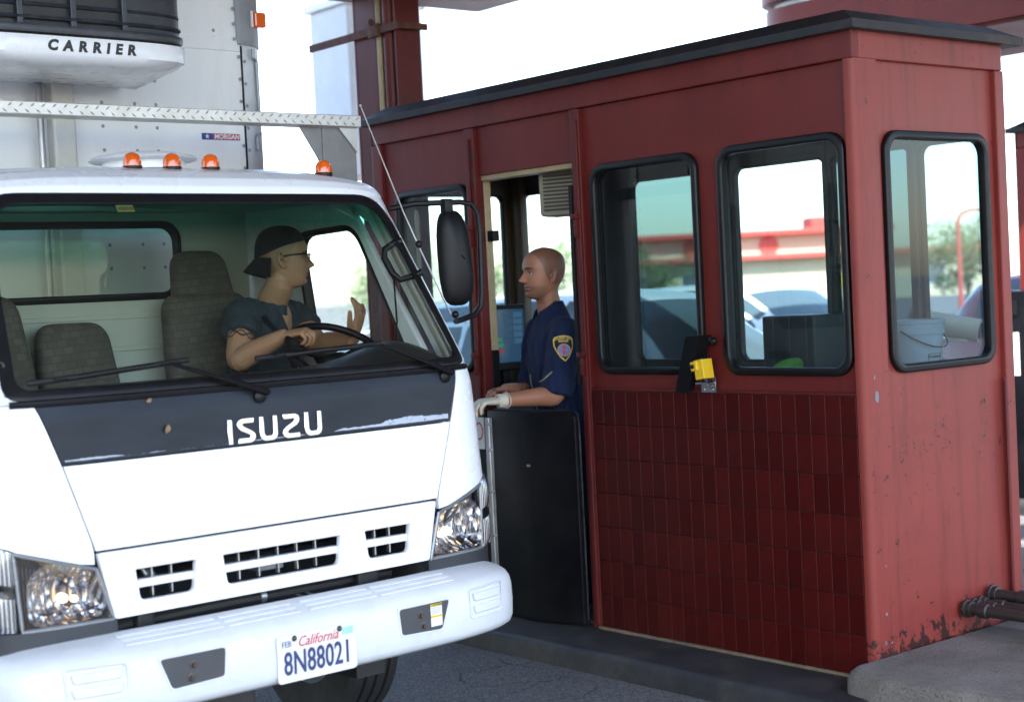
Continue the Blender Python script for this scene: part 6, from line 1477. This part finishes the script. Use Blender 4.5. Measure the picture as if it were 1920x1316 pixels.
# ---------------- toll attendant ----------------
def officer():
    base = Vector((5.13, 5.87, 0.116))
    W = lambda x, y, z: Vector((x, y, z)) - base
    P = dict(nose=1.28, brow=1.5, mouth=1.0, lip=(0.36, 0.13, 0.10), hair=(0.025, 0.018, 0.014), flush=(0.42, 0.16, 0.10), stubble=0.62, browh=0.0050, gaze=0.003, scalp=0.58,
             hairline=lambda x, ay, z: max(0.0, min(1.0, (z - lerp_tab([(-0.12, -0.06), (-0.03, -0.055), (0.0, -0.035), (0.016, -0.018), (0.03, 0.022), (0.045, 0.050), (0.062, 0.078), (0.08, 0.10)], x)) / 0.024)))
    skin = (0.375, 0.168, 0.095)
    hM = frame((-0.955, 0.30, 0.05), (0.03, 0.0, 1)); hc = W(5.070, 5.874, 1.796); hs = 1.09
    b = B()
    add_head(b, hM, hc, P, hs)
    f = Vector((-0.941, 0.334, 0)); l = Vector((-0.334, -0.941, 0))
    nb_ = W(5.112, 5.874, 1.575)
    pts, rs = dense([hc + hM @ Vector((-0.020, 0, -0.04)), hc + hM @ Vector((-0.024, 0, -0.11)), nb_, nb_ - Vector((0, 0, 0.10))], [(0.058, 0.056), (0.058, 0.058), (0.066, 0.066), (0.09, 0.10)], 4); capsule(b, pts, rs, 20, flat=f)
    tors = [W(5.105, 5.868, 1.50), W(5.105, 5.868, 1.40), W(5.12, 5.868, 1.25), W(5.13, 5.868, 1.12), W(5.135, 5.868, 0.98)]
    capsule(b, tors, [(0.085, 0.14), (0.105, 0.155), (0.10, 0.14), (0.095, 0.135), (0.10, 0.145)], 24, flat=f)
    Ls, Le, Lw, Lh = W(5.046, 5.700, 1.500), W(4.962, 5.692, 1.205), W(4.665, 5.762, 1.198), W(4.57, 5.79, 1.21)
    Rs, Re, Rw = W(5.165, 6.035, 1.500), W(5.12, 6.06, 1.20), W(4.885, 5.985, 1.232)
    for S_, E_, W_ in ((Ls, Le, Lw), (Rs, Re, Rw)):
        pts, rs = dense([S_, S_.lerp(E_, 0.5), E_, E_.lerp(W_, 0.30), E_.lerp(W_, 0.7), W_], [0.058, 0.050, 0.043, 0.046, 0.036, 0.029], 5); capsule(b, pts, rs, 18)
    tl = [(35, 40, 25)] * 4
    add_hand(b, Lw, (-0.97, 0.22, 0.02), (0.1, -0.3, 0.95), (0.25, 0.95, 0.1), tl, (35, 0.6, 0.25), 1.0)
    add_hand(b, Rw, (-0.97, -0.1, 0.0), (0.0, 0.4, 0.9), (-0.1, -0.95, 0.2), tl, (35, 0.6, 0.3), 1.0)
    for sg in (-1, 1):
        hp = W(5.137, 5.868, 0.98) + l * 0.09 * sg; kn = W(5.12, 5.868, 0.58) + l * 0.10 * sg; ak = W(5.16, 5.868, 0.20) + l * 0.10 * sg
        pts, rs = dense([hp, hp.lerp(kn, 0.5), kn, kn.lerp(ak, 0.4), ak], [0.085, 0.075, 0.056, 0.055, 0.04], 4); capsule(b, pts, rs, 16)
        capsule(b, [ak + Vector((0.02, 0, -0.045)), ak + Vector((-0.06, 0.02, -0.05)), ak + Vector((-0.15, 0.05, -0.06))], [0.038, 0.035, 0.024], 12)
    me = remesh(b.bm, 0.0030, 1, 0.4)
    hi = hM.inverted()
    def pig(co):
        q = hi @ (co - hc) / hs
        if q.z > -0.14 and q.length < 0.17 and (q.z > -0.122 or q.x > 0.0):
            return face_pigment_shade((q.x, q.y, q.z), P, skin)
        dl = co - Rw
        if co.z < Rs.z - 0.2 and (co - Rw).length < 0.2 and (co - Rw).length > 0.09 and noise.noise(co * 60) > 0.1: return lerp3(skin, (0.03, 0.02, 0.02), 0.7)
        return skin
    paint(me, pig)
    o = link('person', me, skin_mat('skin_attendant'), None, True); o.location = base
    tag(o, 'toll attendant with shaved head in navy uniform leaning on the half door, facing left', 'person')
    # shirt
    M_NAVY = cloth('navy_twill', (0.0115, 0.0205, 0.060))
    b = B()
    st = [W(5.112, 5.872, 1.585), W(5.108, 5.870, 1.545), W(5.104, 5.868, 1.48), W(5.102, 5.868, 1.38), W(5.112, 5.868, 1.26), W(5.126, 5.868, 1.14), W(5.132, 5.868, 1.02), W(5.137, 5.868, 0.90)]
    pts, rs = dense(st, [(0.074, 0.080), (0.092, 0.135), (0.108, 0.170), (0.122, 0.180), (0.120, 0.166), (0.115, 0.160), (0.118, 0.165), (0.12, 0.17)], 4); b.tube(pts, rs, 28, flat=f)
    Lc = Le.lerp(Ls, 0.06) + Vector((0.0, 0, 0)); 
    for S_, E_ in ((Ls, Le), (Rs, Re)):
        pts, rs = dense([S_.lerp(W(5.105, 5.868, 1.50), 0.35) + Vector((0, 0, 0.012)), S_ + Vector((0, 0, 0.0)), S_.lerp(E_, 0.3), S_.lerp(E_, 0.62), S_.lerp(E_, 0.93)], [(0.075, 0.07), (0.076, 0.074), (0.077, 0.074), (0.074, 0.070), (0.072, 0.068)], 5); b.tube(pts, rs, 22, flat=f)
        pts = [S_.lerp(E_, 0.74), S_.lerp(E_, 0.77), S_.lerp(E_, 0.98), S_.lerp(E_, 1.0)]; b.tube(pts, [(0.070, 0.067), (0.079, 0.075), (0.077, 0.073), (0.066, 0.062)], 22, flat=f)
    ms = remesh(b.bm, 0.005, 3, 0.5)
    folds(ms, 0.0105, lambda c: 0.45 if c.z > Ls.z - 0.02 else 1.0, 3.1, (1, 1, 0.38), 15.0)
    bvh = BVHTree.FromPolygons([v.co.copy() for v in ms.vertices], [tuple(p.vertices) for p in ms.polygons])
    so = link('shirt', ms, M_NAVY, o, True)
    # trousers
    b = B()
    for sg in (-1, 1):
        hp = W(5.137, 5.868, 0.97) + l * 0.085 * sg; kn = W(5.12, 5.868, 0.58) + l * 0.10 * sg; ak = W(5.16, 5.868, 0.16) + l * 0.10 * sg
        b.tube([hp + Vector((0, 0, 0.1)), hp, hp.lerp(kn, 0.5), kn, ak], [0.105, 0.105, 0.092, 0.078, 0.072], 20)
    mt = remesh(b.bm, 0.008, 2, 0.5); folds(mt, 0.006, None, 8.0, (1, 1, 0.5), 9.0); link('trousers', mt, M_NAVY, o, True)
    # collar: folded band round the neck, points forward
    b = B()
    def colr(a, c):
        t = R(-152 + 304 * a)       # 0 = back of the neck
        d_ = -f * math.cos(t) + l * math.sin(t)
        front_ = max(0.0, -math.cos(t)); rad = 0.068 + 0.034 * c - 0.010 * c * front_ + 0.004 * front_
        h = 1.635 - 0.058 * front_ - c * (0.082 + 0.006 * front_ ** 2)
        return W(5.104, 5.873, h + 0.022) + d_ * rad * (1.0 if c < 0.3 else 1.0) + f * 0.010 * front_
    b.solid_grid(colr, 40, 6, (0, 0, -0.005)); b.build('collar', M_NAVY, so, True, 60)
    # seam lines, pocket zip, placket
    M_ZIP = mat('zip_brass', (0.55, 0.48, 0.33), 0.35, metal=0.7)
    def onshirt(p, d_, off=0.002):
        h = bvh.ray_cast(p, d_)
        if h[0] is None: h = bvh.find_nearest(p)[:2] + (0, 0); return h[0] + h[1] * off
        return h[0] + h[1] * off
    cdir = (Vector((0, 0, 1.7)) - (base + W(5.0, 5.75, 1.4))); cdir.normalize()
    lz = []
    for k in range(9):
        p = W(5.00, 5.80, 1.285) + Vector((-0.048 + 0.085 * k / 8, 0, -0.018 + 0.045 * (k / 8) ** 1.3)); lz.append(onshirt(p + cdir * 0.4, -cdir, 0.002))
    b = B(); b.tube(lz, 0.0035, 6); b.build('pocket_zip', M_ZIP, so, True)
    lz = [onshirt(W(5.108, 5.868, 1.30 - 0.045 * k) + f * 0.5, -f, 0.002) for k in range(6)]
    b = B(); b.tube(lz, 0.003, 6); b.build('front_zip', M_ZIP, so, True)
    # sleeve patch: gold-edged black shield with the red bridge tower in a blue disc
    pc = W(4.995, 5.675, 1.432); cd = (Vector((0, 0, 1.7)) - (base + pc)); cd.z = 0; cd = (cd.normalized() * 0.55 + Vector((-0.05, -1, 0)).normalized() * 0.45).normalized()
    rt_ = Vector((0, 0, 1)).cross(cd).normalized()
    rt_ = rt_ if rt_.dot(Vector((0.77, -0.63, 0))) > 0 else -rt_
    upv = Vector((0.02, 0, 1)).normalized()
    def pm(a, bb, off):
        p = pc + rt_ * a + upv * bb; return onshirt(p + cd * 0.3, -cd, off)
    shield = []
    for k in range(13): t = R(155 - 130 * k / 12); shield.append((0.046 * math.cos(t), 0.032 + 0.026 * math.sin(t)))
    shield += [(0.043, 0.01), (0.037, -0.015), (0.022, -0.045), (0.0, -0.066), (-0.022, -0.045), (-0.037, -0.015), (-0.043, 0.01)]
    M_GOLD = mat('gold_thread', (0.72, 0.50, 0.10), 0.6); M_PBLK = mat('patch_black', (0.012, 0.012, 0.016), 0.8); M_PBLU = mat('patch_blue', (0.16, 0.22, 0.45), 0.8); M_PRED = mat('patch_red', (0.50, 0.06, 0.04), 0.8)
    cut = [(0, q) for q in (-0.036, -0.024, -0.012, 0.0, 0.012, 0.024, 0.036)] + [(1, q) for q in (-0.045, -0.03, -0.015, 0, 0.015, 0.03, 0.045)]
    def flat(name, loops, off, m, par, ct=cut): return panel(name, loops, 0.0006, lambda a, bb, c: pm(a, bb, off + c), m, par, cuts=ct)
    pat = flat('shoulder_patch', [shield], 0.003, M_GOLD, so)
    flat('patch_field', [[(x * 0.88, z * 0.90) for x, z in shield]], 0.0042, M_PBLK, pat)
    flat('patch_disc', [[(0.029 * math.cos(R(a)), -0.012 + 0.030 * math.sin(R(a))) for a in range(0, 360, 15)]], 0.0054, M_GOLD, pat)
    flat('patch_sky', [[(0.027 * math.cos(R(a)), -0.012 + 0.028 * math.sin(R(a))) for a in range(0, 360, 15)]], 0.0064, M_PBLU, pat)
    for lp_ in ([(-0.010, -0.038), (-0.004, -0.038), (-0.002, 0.014), (-0.006, 0.014)], [(0.004, -0.038), (0.010, -0.038), (0.006, 0.014), (0.002, 0.014)], [(-0.006, 0.006), (0.006, 0.006), (0.006, 0.011), (-0.006, 0.011)], [(-0.007, -0.008), (0.007, -0.008), (0.007, -0.003), (-0.007, -0.003)], [(-0.009, -0.026), (0.009, -0.026), (0.009, -0.021), (-0.009, -0.021)], [(-0.024, -0.022), (-0.022, -0.025), (-0.002, 0.010), (-0.004, 0.012)], [(0.024, -0.022), (0.022, -0.025), (0.002, 0.010), (0.004, 0.012)]):
        flat('patch_tower', [lp_], 0.0074, M_PRED, pat, [])
    for tx, sz, bb, arc in (('GOLDEN GATE', 0.0135, 0.041, 0.010), ('BRIDGE', 0.0135, 0.0275, 0.004)):
        link('patch_text', mapmesh(text_mesh(tx, sz, 0.0005, offset=0.0004, sx=0.92), lambda a, z, c, bb=bb, arc=arc: pm(a, z + bb + 0.004 - arc * (a / 0.04) ** 2, 0.0056 + c)), M_GOLD, pat)
    # pale latex glove on the reaching hand
    b = B()
    add_hand(b, Lw, (-0.97, 0.22, 0.02), (0.1, -0.3, 0.95), (0.25, 0.95, 0.1), tl, (35, 0.6, 0.25), 1.10)
    b.tube([Lw + Vector((0.030, -0.008, 0)), Lw + Vector((0.026, -0.007, 0)), Lw + Vector((-0.01, 0.004, 0))], [0.036, 0.0345, 0.034], 18)
    mg = remesh(b.bm, 0.004, 2, 0.4); folds(mg, 0.0015, None, 2.0, (1, 1, 1), 40); link('glove', mg, mat('latex', (0.62, 0.57, 0.46), 0.5, var=0.06, bump=0.2), o, True)
    b = B(); b.tube([Lw + Vector((0.032, -0.008, 0)) + (Vector((0, math.cos(R(a)), math.sin(R(a)))) * 0.0355) for a in range(0, 360, 15)], 0.0035, 6, close=True); b.build('glove_cuff', MATS['latex'], o, True)
    return o
officer()

# ---------------- driver (coordinates in the truck's own frame) ----------------
def driver():
    V_ = Vector
    base = V_((0.62, 1.13, 0.88))
    W = lambda x, y, z: V_((x, y, z)) - base
    P = dict(nose=1.25, brow=1.0, mouth=1.3, lip=(0.38, 0.16, 0.13), hair=(0.02, 0.016, 0.014), flush=(0.45, 0.19, 0.12), stubble=0.0, browh=0.0034, gaze=-0.002, scalp=0.35,
             hairline=lambda x, ay, z: max(0.0, min(1.0, (z - lerp_tab([(-0.12, -0.06), (-0.03, -0.055), (0.0, -0.03), (0.016, -0.012), (0.03, 0.03), (0.05, 0.058), (0.07, 0.085), (0.09, 0.11)], x)) / 0.024)))
    skin = (0.43, 0.225, 0.13)
    hM = frame((0.86, -0.50, 0.03), (0.03, 0.02, 1)); hc = W(0.716, 1.012, 1.889); hs = 0.99
    b = B(); add_head(b, hM, hc, P, hs)
    f = V_((0.30, -0.95, 0)).normalized()
    nb_ = W(0.690, 1.085, 1.715)
    pts, rs = dense([hc + hM @ V_((-0.022, 0, -0.03)), hc + hM @ V_((-0.030, 0, -0.10)), nb_, nb_ - V_((0, -0.01, 0.09))], [(0.056, 0.054), (0.056, 0.056), (0.064, 0.066), (0.085, 0.11)], 4); capsule(b, pts, rs, 20, flat=f)
    capsule(b, [W(0.68, 1.10, 1.63), W(0.67, 1.12, 1.50), W(0.64, 1.15, 1.36), W(0.62, 1.15, 1.26)], [(0.08, 0.13), (0.10, 0.15), (0.095, 0.14), (0.11, 0.16)], 24, flat=f)
    Rs, Re, Rw = W(0.530, 1.055, 1.665), W(0.425, 0.930, 1.500), W(0.520, 0.748, 1.585)
    Ls, Le, Lw = W(0.820, 1.125, 1.645), W(0.825, 0.960, 1.535), W(0.868, 0.782, 1.560)
    for S_, E_, W_ in ((Rs, Re, Rw), (Ls, Le, Lw)):
        pts, rs = dense([S_, S_.lerp(E_, 0.5), E_, E_.lerp(W_, 0.28), E_.lerp(W_, 0.7), W_], [0.058, 0.052, 0.044, 0.046, 0.036, 0.028], 5); capsule(b, pts, rs, 18)
    add_hand(b, Rw, (0.55, -0.80, 0.18), (-0.25, -0.45, 0.86), (0.80, 0.52, 0.20), [(40, 62, 35), (45, 66, 38), (50, 68, 40), (52, 68, 42)], (38, 0.7, 0.55), 1.0)
    add_hand(b, Lw, (0.22, -0.30, 0.92), (0.75, -0.62, -0.25), (-0.80, -0.50, 0.10), [(14, 20, 12), (20, 30, 18), (24, 34, 20), (12, 22, 14)], (48, 0.55, 0.10), 1.02, 0.30)
    for sg in (-1, 1):
        hp = W(0.61 + 0.09 * sg, 1.12, 1.26); kn = W(0.61 + 0.12 * sg, 0.70, 1.22); ak = W(0.61 + 0.12 * sg, 0.58, 0.93)
        capsule(b, [hp, hp.lerp(kn, 0.5), kn, kn.lerp(ak, 0.5), ak, ak + V_((0, -0.12, -0.02))], [0.085, 0.075, 0.056, 0.05, 0.038, 0.03], 16)
    me = remesh(b.bm, 0.0030, 1, 0.4)
    hi = hM.inverted(); axis = (Re - Rs).normalized()
    def pig(co):
        q = hi @ (co - hc) / hs
        if q.z > -0.14 and q.length < 0.17 and (q.z > -0.122 or q.x > 0): return face_pigment_shade((q.x, q.y, q.z), P, skin)
        t = (co - Rs).dot(axis); rad = (co - Rs - axis * t).length     # tribal band on the upper arm
        if rad < 0.075 and 0.112 < t < 0.150:
            ang = math.atan2((co - Rs).dot(axis.orthogonal()), (co - Rs).dot(axis.cross(axis.orthogonal())))
            k = (t - 0.131) / 0.016
            if abs(k - 0.75 * math.sin(ang * 4)) < 0.30 or abs(k + 0.75 * math.sin(ang * 4 + 0.5)) < 0.26: return (0.025, 0.022, 0.024)
        if (co - Rw).length < 0.16 and (co - Rw).length > 0.07: return lerp3(skin, P['flush'], 0.25)
        return skin
    paint(me, pig)
    o = link('person', me, skin_mat('skin_driver'), None, True)
    Mt = Matrix.Translation(TO) @ Matrix.Rotation(YAW, 4, 'Z')
    o.matrix_world = Mt @ Matrix.Translation(base)
    tag(o, 'truck driver in backwards black cap, glasses and grey shirt, one hand on the wheel', 'person')
    M_TEE = cloth('slate_jersey', (0.032, 0.043, 0.052))
    b = B()
    st = [W(0.688, 1.088, 1.712), W(0.686, 1.09, 1.690), W(0.68, 1.10, 1.63), W(0.672, 1.115, 1.54), W(0.655, 1.135, 1.44), W(0.63, 1.15, 1.33), W(0.62, 1.15, 1.22)]
    pts, rs = dense(st, [(0.060, 0.085), (0.080, 0.125), (0.102, 0.160), (0.118, 0.172), (0.115, 0.160), (0.118, 0.165), (0.125, 0.175)], 4); b.tube(pts, rs, 28, flat=f)
    for S_, E_ in ((Rs, Re), (Ls, Le)):
        pts, rs = dense([S_.lerp(W(0.68, 1.10, 1.65), 0.35) + V_((0, 0, 0.008)), S_, S_.lerp(E_, 0.25), S_.lerp(E_, 0.47)], [(0.070, 0.068), (0.071, 0.070), (0.072, 0.070), (0.074, 0.072)], 5); b.tube(pts, rs, 22, flat=f)
    ms = remesh(b.bm, 0.005, 3, 0.5); folds(ms, 0.0095, None, 6.0, (1, 1, 0.45), 14.0)
    so = link('tee_shirt', ms, M_TEE, o, True)
    bvh = BVHTree.FromPolygons([v.co.copy() for v in ms.vertices], [tuple(p.vertices) for p in ms.polygons])
    # V neck opening: skin wedge laid on the chest with a ribbed edge
    sd = V_((0, 0, 1)).cross(f).normalized()
    def pv(a, bb, off):
        p = W(0.688, 1.09, 1.60) + sd * a + V_((0, 0, bb)); h = bvh.ray_cast(p + f * 0.4, -f)
        h = h if h[0] is not None else bvh.find_nearest(p + f * 0.1); return h[0] + h[1] * off
    vl = [(-0.048, 0.118), (0.048, 0.118), (0.028, 0.02), (0.0, -0.025), (-0.028, 0.02)]
    vo = panel('neck_opening', [vl], 0.001, lambda a, bb, c: pv(a, bb, 0.002 + c), mat('neck_skin', skin, 0.5, var=0.05), so, cuts=[(0, q) for q in (-0.05, -0.025, 0, 0.025, 0.05)] + [(1, q) for q in (0, 0.02, 0.04, 0.06)])
    b = B(); b.tube([pv(a, z, 0.004) for a, z in ((-0.048, 0.115), (-0.040, 0.07), (-0.028, 0.02), (-0.014, -0.003), (0.0, -0.025), (0.014, -0.003), (0.028, 0.02), (0.040, 0.07), (0.048, 0.115))], 0.005, 8); b.build('neckband', M_TEE, so, True)
    # trousers
    b = B()
    for sg in (-1, 1):
        hp = W(0.61 + 0.09 * sg, 1.13, 1.26); kn = W(0.61 + 0.12 * sg, 0.70, 1.22); ak = W(0.61 + 0.12 * sg, 0.58, 0.95)
        b.tube([hp + V_((0, 0.05, 0)), hp, hp.lerp(kn, 0.5), kn, kn.lerp(ak, 0.2) + V_((0, -0.02, 0)), ak], [0.10, 0.10, 0.09, 0.072, 0.07, 0.06], 18)
    link('trousers', remesh(b.bm, 0.008, 2, 0.5), cloth('dark_denim', (0.03, 0.035, 0.05)), o, True)
    # cap worn backwards
    M_CAP = cloth('cap_black', (0.012, 0.012, 0.013))
    b = B()
    def dome(a, c):
        t = 2 * math.pi * a; el = c * math.pi / 2
        cx, sx = math.cos(t), math.sin(t)
        fx = 0.088 if cx > 0 else 0.116
        zr = 0.052 + 0.020 * cx - 0.020 * max(0, -cx)
        x = cx * fx * math.cos(el) ** 0.75 - 0.004; y = sx * 0.086 * math.cos(el) ** 0.75; z = zr + (0.136 - zr) * math.sin(el) ** 1.0
        return hc + hM @ V_((x - 0.012 * math.sin(el), y, z - 0.012 * max(0, cx) * 0)) * hs
    b.grid(dome, 48, 14, 0, 1, 0, 0.995); cpo = b.build('cap', M_CAP, o, True, 80)
    b = B(); b.tube([dome(k / 48, 0.02) for k in range(48)], (0.007, 0.003), 6, close=True, flat=(0, 0, 1)); b.build('cap_band', M_CAP, cpo, True)
    b = B()
    def brim(a, c):
        t = R(180 - 62 + 124 * a); e = 0.116 + 0.052 * c * math.sin(math.pi * (0.06 + 0.88 * a)) ** 0.6
        x = math.cos(t) * e - 0.004; y = math.sin(t) * 0.086 * (1 + 0.05 * c)
        return hc + hM @ V_((x, y, 0.014 - 0.052 * c - 0.030 * (math.sin(t)) ** 2 * (0.4 + c))) * hs
    b.solid_grid(brim, 24, 8, (0, 0, -0.004)); b.build('cap_brim', M_CAP, cpo, True, 60)
    # glasses
    M_GF = mat('glasses_black', (0.012, 0.012, 0.013), 0.2)
    H = lambda x, y, z: hc + hM @ V_((x, y, z)) * hs
    b = B()
    for sg in (-1, 1):
        b.tube([H(0.088, sg * 0.060, 0.010), H(0.075, sg * 0.074, 0.011), H(0.03, sg * 0.081, 0.010), H(-0.008, sg * 0.082, 0.006), H(-0.022, sg * 0.080, -0.012)], (0.0035, 0.0022), 8)
        ring = [(0.100 - 0.22 * max(0, y_ - 0.03) + 0.0, sg * y_, z_) for y_, z_ in [(0.008, 0.008), (0.030, 0.012), (0.056, 0.012), (0.061, 0.004), (0.056, -0.016), (0.034, -0.020), (0.012, -0.014)]]
        b.tube([H(*p) for p in ring], 0.0024, 6, close=True)
    b.tube([H(0.101, -0.009, 0.006), H(0.105, 0, 0.009), H(0.101, 0.009, 0.006)], 0.0024, 6)
    g_ = b.build('glasses', M_GF, o, True, 60)
    for sg in (-1, 1):
        ring = [(0.100 - 0.22 * max(0, y_ - 0.03), sg * y_, z_) for y_, z_ in [(0.008, 0.008), (0.030, 0.012), (0.056, 0.012), (0.061, 0.004), (0.056, -0.016), (0.034, -0.020), (0.012, -0.014)]]
        raw('lens', [H(*p) for p in ring], [list(range(7))], M_SIDEGL, g_)
    # belt across the chest
    b = B(); 
    pb = [pv(-0.135 + 0.04 * k, 0.065 - 0.055 * k, 0.004) for k in range(5)]
    b.tube(pb, (0.022, 0.002), 8, flat=f); b.build('seat_belt', mat('belt_webbing', (0.02, 0.02, 0.022), 0.7), o, True)
    return o
driver()
